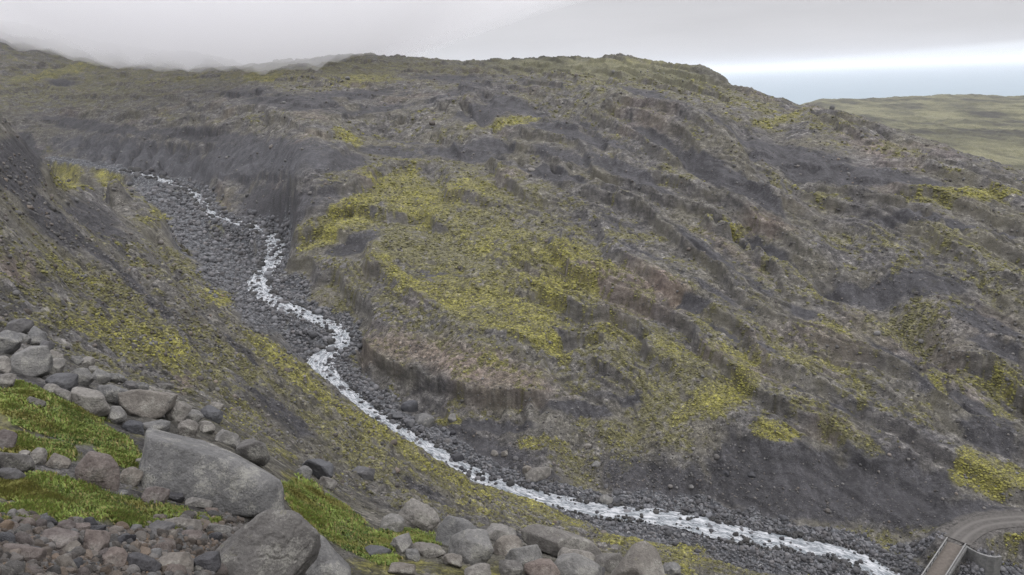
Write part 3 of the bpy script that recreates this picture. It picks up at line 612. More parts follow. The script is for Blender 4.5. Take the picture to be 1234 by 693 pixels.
def mat_terrain():
    s = N('ground_cover')
    def attr(nm):
        a = s.new('ShaderNodeAttribute', attribute_name=nm); sp = s.new('ShaderNodeSeparateColor'); s.lk(a.outputs['Color'], sp.inputs[0])
        return sp.outputs[0], sp.outputs[1], sp.outputs[2], a.outputs['Alpha']
    moss, dark, red, bed = attr('cover_a'); green, plain, roadm, yel = attr('cover_b'); top_, cell, cl_, _q = attr('cover_c')
    big = s.noise(0.05, 15, 0.62); mid = s.noise(0.45, 13, 0.66); fine = s.noise(2.3, 10, 0.7)
    strata = s.noise(0.30, 9, 0.66, co=s.scaled(0.5, 0.5, 2.6, (0, math.radians(18), 0)))
    f = s.math('ADD', s.math('MULTIPLY', mid, 0.55), s.math('MULTIPLY', strata, 0.45))
    rock = s.ramp(f, [(0.32, (.024, .023, .025)), (0.44, (.050, .048, .049)), (0.54, (.094, .090, .087)), (0.66, (.190, .181, .170))])
    rock = s.mix(s.mapr(big, 0.42, 0.62), rock, s.mix(0.5, rock, (.100, .092, .060)))
    rredc = s.ramp(mid, [(0.33, (.070, .050, .042)), (0.52, (.160, .116, .093)), (0.68, (.235, .185, .155))])
    rock = s.mix(s.math('MULTIPLY', red, 0.55), rock, rredc)
    grav = s.ramp(s.noise(1.1, 12, 0.75), [(0.32, (.026, .026, .029)), (0.52, (.043, .042, .045)), (0.66, (.064, .062, .063)), (0.76, (.12, .117, .115))])
    stk = s.mapr(s.noise(1.0, 6, .6, co=s.scaled(.22, .07, .07), dist=1.2), .36, .64, 0.74, 1.32)
    sc2 = s.new('ShaderNodeVectorMath', operation='SCALE'); s.lk(grav, sc2.inputs[0]); s.lk(stk, sc2.inputs['Scale']); grav = sc2.outputs[0]
    col = s.mix(dark, rock, grav)
    speck = s.voro(1.25, out='Color'); sp = s.new('ShaderNodeSeparateColor'); s.lk(speck, sp.inputs[0])
    col = s.mix(s.math('MULTIPLY', _q, 0.6), col, s.ramp(mid, [(.35, (.050, .051, .057)), (.6, (.095, .096, .104))]))
    bedc = s.ramp(sp.outputs[0], [(0.0, (.034, .036, .041)), (0.55, (.066, .069, .075)), (0.85, (.115, .118, .124)), (1.0, (.19, .19, .192))])
    col = s.mix(bed, col, bedc)
    # moss: yellow cushions broken by brown and rock
    mn = s.noise(0.16, 12, 0.68); mm = s.noise(1.7, 10, 0.72)
    mossc = s.ramp(s.math('ADD', s.math('MULTIPLY', mn, 0.5), s.math('MULTIPLY', mm, 0.5)), [(0.36, (.046, .042, .024)), (0.46, (.088, .081, .034)), (0.53, (.165, .154, .040)), (0.64, (.275, .262, .056))])
    olive = s.ramp(mm, [(0.34, (.045, .043, .027)), (0.5, (.100, .094, .048)), (0.66, (.165, .155, .075))])
    mossc = s.mix(yel, olive, mossc)
    brk = s.mapr(s.math('ADD', s.math('MULTIPLY', mm, 0.55), s.math('MULTIPLY', fine, 0.45)), 0.38, 0.60)
    mk = s.math('MULTIPLY', moss, s.math('ADD', s.math('MULTIPLY', brk, 0.8), 0.42), True)
    # every clod or cushion has its own tone; the colour goes near-black in the gaps between them
    tone = s.mapr(cell, 0, 1, 0.62, 1.38)
    def toned(c, amount):
        return s.mix(amount, c, s.mix(1.0, c, tone, 'MULTIPLY'))
    col = toned(col, s.mapr(cl_, 0.1, 0.9, 0.35, 1.0))
    mossc = toned(mossc, 0.9)
    gap = s.math('MULTIPLY', s.mapr(top_, 0.05, 0.5, 0.75, 0.0), cl_, True)
    col = s.mix(gap, col, (.034, .032, .030)); mossc = s.mix(s.math('MULTIPLY', gap, 0.9), mossc, (.040, .036, .022))
    col = s.mix(mk, col, mossc)
    plc = s.ramp(s.noise(0.016, 13, 0.72, co=s.scaled(1, 0.28, 1)), [(0.40, (.036, .035, .029)), (0.5, (.080, .078, .048)), (0.60, (.138, .134, .080))])
    col = s.mix(plain, col, plc)
    grc = s.ramp(s.noise(5.0, 8, 0.7), [(0.3, (.034, .040, .014)), (0.48, (.080, .092, .026)), (0.62, (.130, .132, .036)), (0.72, (.16, .14, .05))])
    col = s.mix(green, col, grc)
    col = s.mix(roadm, col, s.ramp(mid, [(0.3, (.050, .047, .044)), (0.7, (.092, .086, .080))]))
    def speckle(c, scale, lo, hi, amt):
        q_ = s.new('ShaderNodeSeparateColor'); s.lk(s.voro(scale, out='Color'), q_.inputs[0])
        return s.mix(amt, c, s.mix(1.0, c, s.ramp(q_.outputs[0], [(0.0, lo), (0.16, 0.8), (0.5, 1.0), (0.86, 1.12), (1.0, hi)]), 'MULTIPLY'))
    rough_ = s.mapr(cl_, 0.08, 0.6, 0.22, 1.0)
    col = speckle(col, 1.6, 0.55, 1.45, rough_); col = speckle(col, 4.3, 0.50, 1.55, rough_); col = speckle(col, 13.0, 0.5, 1.55, 0.8)
    hgt = s.math('ADD', s.math('MULTIPLY', s.noise(1.1, 15, 0.78), 1.0), s.math('MULTIPLY', s.voro(2.2), 0.3))
    nb = s.bump(hgt, 0.9, 0.34)
    return s.done(col, 0.92, nb, 0.25)

yellow = np.clip(mMoss * 0.95 - 0.12 + 0.7 * br + 0.3 * br2, 0, 1)
near_ol = 1
colsA = np.stack([moss, dark, red, bed], -1).reshape(-1, 4)
farhill = np.clip(blob([(700, 76, 170, 8, 4), (820, 90, 60, 8, 12)]), 0, 1) * sstep(380, 480, R_)
colsB = np.stack([green, np.maximum(plainm * np.ones_like(Z), 0.8 * farhill), mBr, yellow], -1).reshape(-1, 4)
pale = blob([(180, 188, 110, 20, 10), (320, 186, 80, 20, 0, .8)])
colsC = np.stack([CW, CR, clod, np.clip(pale + .4 * br, 0, 1) * (pale > .02)], -1).reshape(-1, 4)
co = np.stack([GX, GY, Z], -1).reshape(-1, 3)
M_TERR = mat_terrain()
# the ground goes on to both sides of what the lens takes in
ne = 56
ext = np.cumsum(np.linspace(AZ[1] - AZ[0], math.radians(2.6), ne))
AZX = np.r_[(AZ[0] - ext)[::-1], AZ, AZ[-1] + ext]
take = np.r_[np.zeros(ne, int), np.arange(NA), np.full(ne, NA - 1)]
away = np.r_[ext[::-1], np.zeros(NA), ext][None]
RX = np.exp(LR)[:, None] * np.ones((1, len(AZX)))
ex, ey = RX * np.sin(AZX)[None], RX * np.cos(AZX)[None]
smooth_edge = lambda M: M[:, take]
ez = smooth_edge(Z) + sstep(0, .5, away) * RX * (0.05 * perlin(ex / 25, ey / 25, 300) + 0.012 * perlin(ex / 3, ey / 3, 301)) + sstep(0, 1.2, away) * RX * 0.05
def wide(cc): return cc.reshape(NR, NA, 4)[:, take].reshape(-1, 4)
terr_o = tag(link('terrain', mesh_from_grid('terrain', np.stack([ex, ey, ez], -1).reshape(-1, 3), NR, len(AZX), {'cover_a': wide(colsA), 'cover_b': wide(colsB), 'cover_c': wide(colsC)}), M_TERR), kind='structure')

# ------------------------------------------------------------------ stone building
def ico(sub):
    import bmesh
    bm = bmesh.new(); bmesh.ops.create_icosphere(bm, subdivisions=sub, radius=1.0)
    bm.verts.ensure_lookup_table()
    v = np.array([x.co[:] for x in bm.verts]); f = np.array([[x.index for x in q.verts] for q in bm.faces]); bm.free()
    return v / np.linalg.norm(v, axis=1)[:, None], f
ICO = {k: ico(k) for k in (2, 3, 4, 5, 6)}
def tri_mesh(name, v, f, smooth=True, tint=None):
    m = bpy.data.meshes.new(name); v = np.asarray(v, np.float32); f = np.asarray(f, np.int32); k = f.shape[1]
    m.vertices.add(len(v)); m.vertices.foreach_set('co', v.ravel()); m.loops.add(f.size); m.loops.foreach_set('vertex_index', f.ravel())
    m.polygons.add(len(f)); m.polygons.foreach_set('loop_start', np.arange(0, f.size, k, dtype=np.int32)); m.update(calc_edges=True)
    m.polygons.foreach_set('use_smooth', np.full(len(f), smooth))
    if tint is not None:
        a = m.attributes.new('tint', 'FLOAT_COLOR', 'POINT'); a.data.foreach_set('color', np.asarray(tint, np.float32).ravel())
    return m
def stone_radius(dirs, normals, dist, p, lim=None):
    """rounded intersection of half spaces"""
    c = np.clip(dirs @ normals.T, 0, None) / dist[None]
    return np.minimum((c ** p).sum(1) ** (-1.0 / p), 1.35 * np.median(dist) if lim is None else lim)
def stone_pts(sub, normals, dist, p, rough, seed, size, cracks=0.0, lim=None):
    d, f = ICO[sub]
    r = stone_radius(d, np.asarray(normals, float), np.asarray(dist, float), p, lim)
    v = d * r[:, None]
    sc = size
    nn = 0
    for k, (l, a) in enumerate(((0.9, 1.0), (0.4, 0.5), (0.17, 0.30), (0.07, 0.17), (0.032, 0.10))):
        if sub < 4 and k > 2: break
        nn = nn + a * perlin3(v / (sc * l) + seed * 3.17, seed + k)
    if cracks > 0:
        e = np.abs(perlin3(v / (sc * 0.55) + seed * 1.7 + 0.3 * perlin3(v / (sc * .2), 3)[:, None], seed + 9))
        nn = nn - cracks * np.exp(-(e / 0.035) ** 2)
    v = v + d * (nn * rough * sc)[:, None]
    return v, f
def random_planes(rg, ax, n_):
    nr_ = rg.normal(size=(n_, 3)); nr_ /= np.linalg.norm(nr_, axis=1)[:, None]
    ax = np.asarray(ax)
    ell = np.sqrt((nr_ ** 2 * ax ** 2).sum(1))
    return nr_, ell * rg.uniform(0.82, 1.0, n_)

def mat_stone(name, stops, lichen=0.65, tinted=False, wet=0.85, scale=1.0, per_object=True):
    s = N(name)
    n1 = s.noise(1.3 * scale, 9, 0.65); n2 = s.noise(9 * scale, 10, 0.72); n3 = s.noise(38 * scale, 5, 0.7)
    f = s.math('ADD', s.math('MULTIPLY', n1, 0.45), s.math('MULTIPLY', n2, 0.55))
    col = s.ramp(f, stops)
    if per_object:
        oi = s.new('ShaderNodeObjectInfo'); col = s.mix(1.0, col, s.ramp(oi.outputs['Random'], [(0, (.74, .75, .78)), (0.5, (1, 1, 1)), (1, (1.18, 1.12, 1.05))]), 'MULTIPLY')
    if tinted:
        a = s.new('ShaderNodeAttribute', attribute_name='tint'); col = s.mix(1.0, col, a.outputs['Color'], 'MULTIPLY')
    if lichen > 0:
        l = s.mapr(s.math('ADD', s.math('MULTIPLY', s.noise(1.7 * scale, 10, 0.72), 0.7), s.math('MULTIPLY', n3, 0.3)), 0.52, 0.60)
        col = s.mix(s.math('MULTIPLY', l, lichen), col, (.27, .265, .235))
        dk = s.mapr(s.noise(2.6 * scale, 10, 0.78), 0.57, 0.66); col = s.mix(s.math('MULTIPLY', dk, 0.7), col, (.035, .034, .033))
        pits = s.mapr(s.voro(26 * scale), 0.06, 0.20, 0.75, 0.0); col = s.mix(s.math('MULTIPLY', pits, s.mapr(n1, .4, .6)), col, (.04, .039, .038))
        geo = s.new('ShaderNodeNewGeometry'); sx_ = s.new('ShaderNodeSeparateXYZ'); s.lk(geo.outputs['Normal'], sx_.inputs[0])
        mo = s.math('MULTIPLY', s.mapr(sx_.outputs['Z'], 0.55, 0.9), s.mapr(s.noise(4.2 * scale, 9, 0.75), 0.60, 0.68))
        col = s.mix(s.math('MULTIPLY', mo, 0.55), col, (.12, .115, .05))
    h = s.math('ADD', s.noise(7 * scale, 12, 0.75), s.math('MULTIPLY', s.voro(22 * scale), 0.25))
    return s.done(col, wet, s.bump(h, 0.75, 0.07 / scale), 0.3)
M_GREY = mat_stone('grey_stone', [(0.30, (.052, .051, .050)), (0.46, (.112, .110, .106)), (0.58, (.165, .161, .154)), (0.72, (.24, .235, .22))])
M_BROWN = mat_stone('brown_stone', [(0.30, (.052, .046, .042)), (0.46, (.098, .092, .085)), (0.58, (.142, .134, .123)), (0.72, (.21, .20, .18))])
M_REDST = mat_stone('reddish_stone', [(0.30, (.048, .039, .037)), (0.46, (.092, .077, .071)), (0.58, (.138, .120, .111)), (0.72, (.20, .18, .165))], 0.3)
M_BLACK = mat_stone('dark_stone', [(0.30, (.020, .020, .022)), (0.5, (.036, .036, .040)), (0.7, (.065, .065, .070))], 0.0, wet=0.45)
M_SLATE = mat_stone('slate_grey_stone', [(0.30, (.042, .043, .047)), (0.48, (.075, .076, .081)), (0.7, (.125, .126, .13))], 0.0, scale=0.4)
MATS = {'g': M_GREY, 'b': M_BROWN, 'r': M_REDST, 'k': M_BLACK, 's': M_SLATE}

def boulder_frame(u, v, vb, push):
    """centre of a stone seen at photo point (u, v) that meets the ground at row vb"""
    c = cast([u], [vb])[0]; a, t = sight(u, v)
    r = math.hypot(c[0], c[1]); r2 = r + push * r / FPX
    p = np.array([r2 * math.sin(a[0]), r2 * math.cos(a[0]), CAMZ - r2 * t[0]])
    slant = math.sqrt(r2 ** 2 + (CAMZ - p[2]) ** 2)
    fw = np.array([p[0], p[1], p[2] - CAMZ]); depth = fw @ _F
    mpp = depth / FPX
    e1 = np.array([math.cos(a[0]), -math.sin(a[0]), 0.0]); e3 = -fw / np.linalg.norm(fw)
    e1 = _R - (_R @ e3) * e3; e1 /= np.linalg.norm(e1); e2 = np.cross(e3, e1)
    return p, mpp, e1, e2, e3

nb = 0
def boulder(u, v, a, b, rot, face, mk, label, outline=None, cat='boulder', group=None, name='boulder', depth=None, sub=None, crack=0.0, rough=None, vb=None):
    """a = half width, b = half height in photo pixels, rot in degrees, face: 0 rounded .. 1 angular"""
    global nb; nb += 1
    rg = np.random.default_rng(300 + nb)
    if outline is not None:
        o = np.array(outline, float); u, v = (o.min(0) + o.max(0)) / 2; a, b = (o.max(0) - o.min(0)) / 2
    else:
        a, b = a * 1.06, b * 1.06
    p, mpp, e1, e2, e3 = boulder_frame(u, v, vb if vb is not None else v + 0.72 * b, 0.55 * min(a, b) * 1.1)
    dz = depth if depth else rg.uniform(0.75, 1.05)
    dp = dz * (a * b) ** 0.5 * mpp
    if outline is not None:
        q_ = np.c_[(o[:, 0] - u), -(o[:, 1] - v)] * mpp
        area = 0.5 * np.sum(q_[:, 0] * np.roll(q_[:, 1], -1) - q_[:, 1] * np.roll(q_[:, 0], -1))
        if area < 0: q_ = q_[::-1]
        ns, ds = [], []
        for i in range(len(q_)):
            e = q_[(i + 1) % len(q_)] - q_[i]; nn_ = np.array([e[1], -e[0]]); nn_ /= np.linalg.norm(nn_); d_ = nn_ @ q_[i]
            tl = rg.uniform(-0.12, 0.28)
            nv = nn_[0] * e1 + nn_[1] * e2 + tl * e3; ns.append(nv / np.linalg.norm(nv)); ds.append(d_ / np.linalg.norm(nv))
            ns.append((nn_[0] * e1 + nn_[1] * e2 - 0.7 * e3) / math.sqrt(1.49)); ds.append((d_ * 0.9 + 0.45 * dp) / math.sqrt(1.49))
            nv = nn_[0] * e1 + nn_[1] * e2 + rg.uniform(0.7, 1.3) * e3; l_ = np.linalg.norm(nv); kz = nv @ e3; ns.append(nv / l_); ds.append((d_ + kz * (0.50 if face < .55 else 0.66) * dp) / l_)
        for sgn in (1, -1):
            for k in range(3):
                jt = 0.45 if face < .55 else 0.2
                nv = sgn * e3 + jt * rg.normal() * e1 + jt * rg.normal() * e2; l_ = np.linalg.norm(nv); ns.append(nv / l_); ds.append(dp * rg.uniform(0.8, 0.95))
        ns, ds = np.array(ns), np.array(ds); pw = 20 + 34 * face
    else:
        an = math.radians(-rot); x1 = math.cos(an) * e1 + math.sin(an) * e2; x2 = -math.sin(an) * e1 + math.cos(an) * e2
        nr_, ds = random_planes(rg, (a * mpp, b * mpp, dp), int(14 + 16 * (1 - face)))
        # the extreme widths stay as given
        for s_ in (1, -1):
            nr_ = np.vstack([nr_, [s_, 0, 0], [0, s_, 0]]); ds = np.r_[ds, a * mpp, b * mpp]
        ns = nr_[:, :1] * x1 + nr_[:, 1:2] * x2 + nr_[:, 2:] * e3; pw = 12 + 30 * face
    size = (a * b) ** 0.5 * mpp
    s_ = sub if sub else (6 if a > 40 else 5 if a > 9 else 4)
    vtx, f = stone_pts(s_, ns, ds, pw, (rough if rough else 0.062 + 0.025 * rg.random()), nb, size * 1.2, crack, 1.5 * max(a, b) * mpp)
    ob = link(name, tri_mesh(name, vtx, f), MATS[mk]); ob.location = p
    return tag(ob, label, cat, group)

B = boulder
# the boulder bank at the left
B(0, 0, 0, 0, 0, 0.9, 'g', 'angular grey boulder with a big flat face, topmost of the boulder bank at the left', [(12, 445), (19, 428), (36, 418), (52, 416), (60, 432), (57, 450), (40, 458), (22, 455)], crack=.6)
B(7, 414, 15, 16, 10, 0.4, 'g', 'rounded grey boulder cut by the left picture edge above the flat-faced boulder')
B(23, 394, 15, 9, -10, 0.5, 's', 'dark low boulder highest on the left bank behind the flat-faced boulder')
B(1, 440, 10, 11, 0, 0.3, 'g', 'small round boulder at the left edge just below the flat-faced boulder', cat='boulder')
B(7, 460, 10, 11, 20, 0.5, 'b', 'pale grey boulder at the left edge on top of the green turf')
B(28, 408, 9, 6, 10, 0.4, 'g', 'small flat boulder wedged above the flat-faced boulder')
B(44, 410, 11, 12, 30, 0.8, 'g', 'upright pointed boulder behind the flat-faced boulder')
B(55, 420, 7, 9, 20, 0.7, 's', 'narrow dark stone leaning on the right side of the flat-faced boulder', cat='stone')
B(66, 443, 9, 12, 10, 0.9, 'g', 'tall wedge-shaped grey boulder right of the flat-faced boulder')
B(67, 430, 11, 6, 25, 0.6, 'b', 'low mossy boulder above the tall wedge-shaped boulder')
B(75, 462, 17, 13, 10, 0.5, 's', 'broad dark boulder under the tall wedge-shaped boulder')
B(98, 455, 14, 11, -5, 0.3, 'g', 'round grey boulder in the middle of the bank below the moss')
B(63, 470, 9, 8, 0, 0.5, 'g', 'small squarish boulder at the upper edge of the turf, left of its twin')
B(77, 477, 11, 8, 20, 0.4, 'b', 'small pale boulder sunk in the upper edge of the turf, right of its twin')
B(108, 487, 22, 17, 15, 0.6, 'g', 'rough pitted grey boulder left of the half-moon slab', crack=.8)
B(136, 477, 19, 13, 12, 0.3, 'g', 'smooth domed boulder behind the half-moon slab')
B(0, 0, 0, 0, 0, 0.95, 'b', 'half-moon boulder with a flat tilted top in the boulder bank', [(144, 474), (160, 471), (190, 472), (211, 475), (206, 490), (192, 502), (176, 508), (158, 502), (148, 490)], depth=.8)
B(139, 502, 12, 12, 0, 0.2, 'g', 'ball-shaped boulder tucked under the left side of the half-moon slab')
B(160, 515, 14, 8, 5, 0.3, 's', 'low rounded boulder right under the half-moon slab')
B(189, 515, 18, 8, -14, 0.5, 'g', 'flat boulder between the half-moon slab and the largest boulder')
B(213, 497, 12, 15, 30, 0.5, 'g', 'steep boulder touching the right end of the half-moon slab')
B(227, 517, 12, 12, 10, 0.5, 'b', 'brownish rounded boulder just above the ridge of the largest boulder')
B(233, 502, 11, 8, 10, 0.5, 'g', 'small grey boulder second right of the half-moon slab')
B(249, 515, 10, 8, 15, 0.5, 'g', 'small boulder above the middle of the largest boulder')
B(255, 500, 13, 9, 25, 0.6, 's', 'dark slanting boulder at the right end of the boulder bank')
B(121, 455, 11, 10, 0, 0.3, 'g', 'small round boulder between the domed boulder and the moss')
B(105, 438, 9, 8, 0, 0.3, 'g', 'little round stone on the moss above the boulder bank', cat='stone')
B(93, 435, 7, 5, 0, 0.4, 'g', 'little flat stone left of the round one on the moss above the bank', cat='stone')
B(113, 446, 6, 5, 0, 0.3, 'g', 'little stone below the round one at the edge of the moss', cat='stone')
B(141, 456, 12, 5, 10, 0.4, 'g', 'low grey stone behind the domed boulder, touching the moss', cat='stone')
B(157, 465, 9, 5, 5, 0.4, 's', 'dark flat stone on the moss edge behind the half-moon slab', cat='stone')
B(170, 466, 10, 5, 0, 0.3, 'g', 'round-topped stone peeping over the half-moon slab', cat='stone')
B(199, 466, 9, 4, 0, 0.4, 'b', 'pale stone peeping over the right end of the half-moon slab', cat='stone')
B(275, 530, 16, 9, 20, 0.5, 'g', 'grey boulder resting behind the right shoulder of the largest boulder')
B(261, 490, 8, 5, 10, 0.4, 'g', 'small stone above the dark slanting boulder at the bank end', cat='stone')
B(305, 546, 20, 14, 20, 0.5, 'b', 'brown lichen-spotted boulder behind the largest boulder, at its upper right')
B(0, 0, 0, 0, 0, 0.6, 'g', 'largest grey boulder, as big as a car, on the turf at the left', [(171, 590), (172, 560), (177, 518), (192, 515), (217, 519), (262, 541), (312, 553), (329, 570), (338, 598), (339, 622), (322, 630), (286, 630), (240, 620), (190, 606), (170, 602)], depth=0.95, crack=.45, rough=0.035, vb=606)
B(118, 570, 25, 22, 10, 0.35, 'r', 'round reddish grey boulder on the turf left of the largest boulder', crack=.6)
B(157, 574, 13, 12, 0, 0.5, 'b', 'brownish boulder between the round reddish one and the largest boulder')
B(170, 557, 8, 6, 0, 0.4, 'g', 'small stone against the left foot of the largest boulder', cat='stone')
B(20, 560, 21, 12, 5, 0.5, 'b', 'wide flat grey boulder in the turf at the left')
B(12, 574, 15, 9, 10, 0.5, 's', 'bluish grey stone in front of the wide flat boulder in the turf', cat='stone')
B(46, 551, 9, 11, 5, 0.6, 'g', 'upright stone in the turf right of the wide flat boulder', cat='stone')
B(29, 548, 7, 6, 0, 0.5, 'g', 'small stone in the turf behind the wide flat boulder', cat='stone')
B(71, 558, 14, 9, 20, 0.5, 'b', 'low brownish boulder sunk in the turf beside the upright stone')
B(6, 533, 13, 14, 20, 0.4, 'r', 'brown boulder cut by the left picture edge in the middle of the turf')
B(44, 486, 12, 5, 20, 0.4, 'b', 'pale stone half buried in the upper turf', cat='stone')
B(148, 594, 7, 4, 0, 0.4, 'g', 'small pale stone in the turf below the round reddish boulder', cat='stone')
B(187, 597, 15, 10, 15, 0.7, 'r', 'pinkish broken stone at the left foot of the largest boulder', cat='stone')
B(210, 600, 12, 6, 0, 0.9, 'k', 'dark square stone under the overhang of the largest boulder', cat='stone')
B(240, 607, 16, 6, 10, 0.6, 'g', 'flat stone wedged under the front of the largest boulder', cat='stone')
# the bottom of the picture
B(0, 0, 0, 0, 0, 0.6, 'b', 'big rugged brown-grey boulder at the bottom edge below the largest boulder', [(262, 670), (282, 643), (314, 619), (352, 617), (371, 632), (384, 650), (379, 673), (362, 694), (345, 716), (285, 716)], depth=0.9, crack=.7, rough=0.05, vb=700)
B(0, 0, 0, 0, 0, 0.5, 'g', 'pale sloping boulder leaning behind the big rugged boulder at the bottom edge', [(374, 648), (386, 648), (401, 662), (422, 686), (424, 720), (372, 720), (362, 690)], vb=705)
B(382, 565, 23, 11, -4, 0.3, 's', 'dark whale-backed boulder on the mossy slope right of the largest boulder')
B(366, 570, 9, 9, 20, 0.5, 'g', 'pointed stone at the left end of the whale-backed boulder', cat='stone')
B(395, 583, 12, 7, 15, 0.4, 'b', 'brown stone below the whale-backed boulder', cat='stone')
B(504, 624, 25, 18, 15, 0.4, 'g', 'tall round grey boulder at the right end of the green turf', crack=.5)
B(474, 632, 14, 12, 10, 0.4, 'g', 'small round boulder left of the tall round one at the turf end')
B(455, 664, 17, 6, 5, 0.5, 's', 'low dark outcrop stone at the lower edge of the green turf', cat='stone')
B(482, 657, 14, 10, -20, 0.7, 'g', 'pointed grey boulder at the lower edge of the green turf')
B(513, 664, 26, 9, 5, 0.4, 'b', 'long low boulder partly covered with moss beside the pointed one')
B(498, 670, 9, 8, 0, 0.4, 'g', 'small round stone in front of the long low mossy boulder', cat='stone')
B(485, 687, 18, 8, 10, 0.5, 'b', 'low mossy boulder at the bottom edge under the pointed grey one')
B(0, 0, 0, 0, 0, 0.5, 'g', 'broad pale boulder with a smooth slanting top behind the dark one at bottom centre', [(524, 655), (527, 636), (541, 622), (560, 626), (578, 640), (586, 656), (575, 668), (540, 668)], crack=.3)
B(568, 662, 26, 22, 5, 0.6, 'g', 'dark angular boulder in front of the broad pale one at bottom centre')
B(603, 645, 18, 12, 20, 0.5, 'g', 'grey boulder behind and right of the dark angular one')
B(611, 660, 19, 13, -10, 0.4, 'b', 'brown rounded boulder right of the dark angular one')
B(0, 0, 0, 0, 0, 0.4, 'b', 'long sloping slab-like boulder with orange lichen at bottom centre', [(619, 640), (628, 634), (648, 632), (680, 640), (713, 653), (727, 667), (716, 678), (680, 676), (648, 664), (628, 652)], depth=.7, rough=.035)
B(630, 676, 24, 15, -12, 0.6, 'g', 'rugged grey boulder below the brown rounded one', crack=.6)
B(616, 687, 14, 11, 0, 0.3, 'b', 'smooth round boulder at the bottom edge under the rugged one')
B(652, 688, 22, 13, 0, 0.5, 'r', 'reddish lichen-spotted boulder at the bottom edge')
B(693, 688, 30, 18, 0, 0.3, 'g', 'broad domed boulder at the bottom edge right of the reddish one')
B(695, 674, 26, 10, 10, 0.4, 'g', 'low boulder between the sloping slab and the broad domed one')
B(733, 680, 22, 12, 0, 0.4, 'b', 'grey boulder between the broad domed one and the big smooth one')
B(718, 690, 12, 8, 0, 0.3, 's', 'small dark stone at the bottom edge right of the broad domed boulder', cat='stone')
B(0, 0, 0, 0, 0, 0.35, 'b', 'big smooth boulder with a rounded peak, rightmost of those at the bottom', [(731, 700), (740, 686), (753, 670), (764, 657), (778, 654), (792, 662), (799, 680), (801, 712), (735, 715)], rough=.03)
B(809, 687, 11, 9, 0, 0.5, 'g', 'small grey boulder right of the big smooth one at the bottom')
B(575, 690, 17, 10, -10, 0.6, 'g', 'pale stone between two moss patches at the bottom edge', cat='stone')
B(545, 676, 13, 8, 10, 0.5, 'b', 'low stone in the moss below the broad pale boulder', cat='stone')
B(437, 570, 14, 7, 10, 0.5, 's', 'dark low stone on the slope right of the whale-backed boulder', cat='stone')
# named stones in the rubble
B(115, 657, 13, 16, 5, 0.95, 'r', 'pinkish square block with a pale top in the rubble at the bottom left', cat='stone')
B(249, 680, 16, 14, 0, 0.95, 'k', 'black square block beside the big rugged boulder', cat='stone')
B(210, 678, 21, 11, -2, 0.9, 'b', 'flat brown slab left of the black square block', cat='stone')
B(139, 672, 16, 12, 10, 0.9, 'r', 'reddish wedge-shaped stone below the pinkish square block', cat='stone')
B(172, 680, 20, 11, 15, 0.9, 'k', 'dark wedge-shaped stone left of the flat brown slab', cat='stone')
B(150, 652, 13, 7, 0, 0.8, 'k', 'blackish stone right of the pinkish square block', cat='stone')
B(28, 668, 26, 10, 12, 0.9, 'r', 'long reddish slab in the rubble near the left edge', cat='stone')
B(88, 661, 9, 9, 30, 0.7, 'b', 'ochre stone in the rubble left of the pinkish square block', cat='stone')
B(24, 630, 10, 7, 0, 0.5, 'r', 'rounded reddish stone at the upper edge of the rubble', cat='stone')
B(80, 635, 9, 8, 0, 0.8, 'r', 'dark red stone at the turf edge left of its neighbour', cat='stone')
B(97, 638, 10, 8, 0, 0.7, 'r', 'brown-red stone under the turf edge above the pinkish block', cat='stone')
B(58, 630, 11, 6, 0, 0.7, 'k', 'blackish flat stone at the upper edge of the rubble', cat='stone')
B(113, 640, 12, 7, 0, 0.7, 'k', 'dark stone directly above the pinkish square block', cat='stone')
B(194, 638, 14, 10, 10, 0.8, 's', 'dark grey boulder at the upper right of the rubble')
B(218, 633, 25, 8, 5, 0.6, 'b', 'pale flat boulder at the upper right of the rubble')
B(231, 646, 12, 7, 0, 0.9, 'r', 'dark red flat stone below the pale flat boulder', cat='stone')
B(70, 648, 19, 11, 15, 0.9, 'r', 'big reddish angular stone in the middle of the rubble', cat='stone')
B(263, 640, 14, 8, 0, 0.5, 'g', 'grey stone between the rubble and the big rugged boulder', cat='stone')
# across the stream
FARB = [(512, 508, 11, 10, 'g', 'largest grey boulder on the gravel across the stream'), (493, 491, 10, 8, 's', 'grey boulder above the largest one on the gravel across the stream'), (479, 502, 8, 5, 's', 'dark boulder left of the largest one at the edge of the stream'),
 (495, 511, 6, 5, 's', 'small dark boulder between the stream and the largest one across it'), (545, 505, 5, 6, 'g', 'upright grey stone on the dark slope below the mossy patch'), (596, 547, 5, 4, 'b', 'left of two pale stones on the dark slope above the stream'), (608, 547, 5, 3.5, 'b', 'right of two pale stones on the dark slope above the stream'),
 (649, 571, 16, 8, 'b', 'pale worn outcrop boulder at the foot of the far slope above the stream'), (635, 567, 6, 7, 'b', 'small pale boulder left of the worn outcrop boulder'), (730, 604, 9, 7, 'g', 'rounded grey boulder at the far edge of the stream, bigger than its neighbours'), (742, 605, 6, 4, 's', 'smaller grey boulder right of the rounded one at the far edge of the stream'),
 (708, 538, 4.5, 3.5, 'g', 'lone grey stone high on the stony slope across the stream'), (551, 553, 9, 7, 'k', 'black boulder heap stone on the far side of the foaming bend'), (833, 587, 3.6, 2.6, 'g', 'lone whitish stone at the foot of the dark gullied slope'), (718, 560, 6, 4, 'g', 'grey stone in the scree right above the stream'), (640, 205, 5, 3, 'g', 'small grey stone under the dark overhang on the hill'),
 (1139, 533, 3, 2.4, 'g', 'tiny pale stone on the dark slope left of the yellow moss'), (875, 571, 4, 4, 'k', 'dark stone in the gully of the bluish slope'), (906, 573, 5, 4, 'k', 'dark stone above the gravel at the foot of the bluish slope')]
for u, v, a, b, mk, lb in FARB:
    B(u, v, a, b, rng.uniform(-15, 15), 0.5, mk, lb, sub=4, vb=v + 0.6 * b)

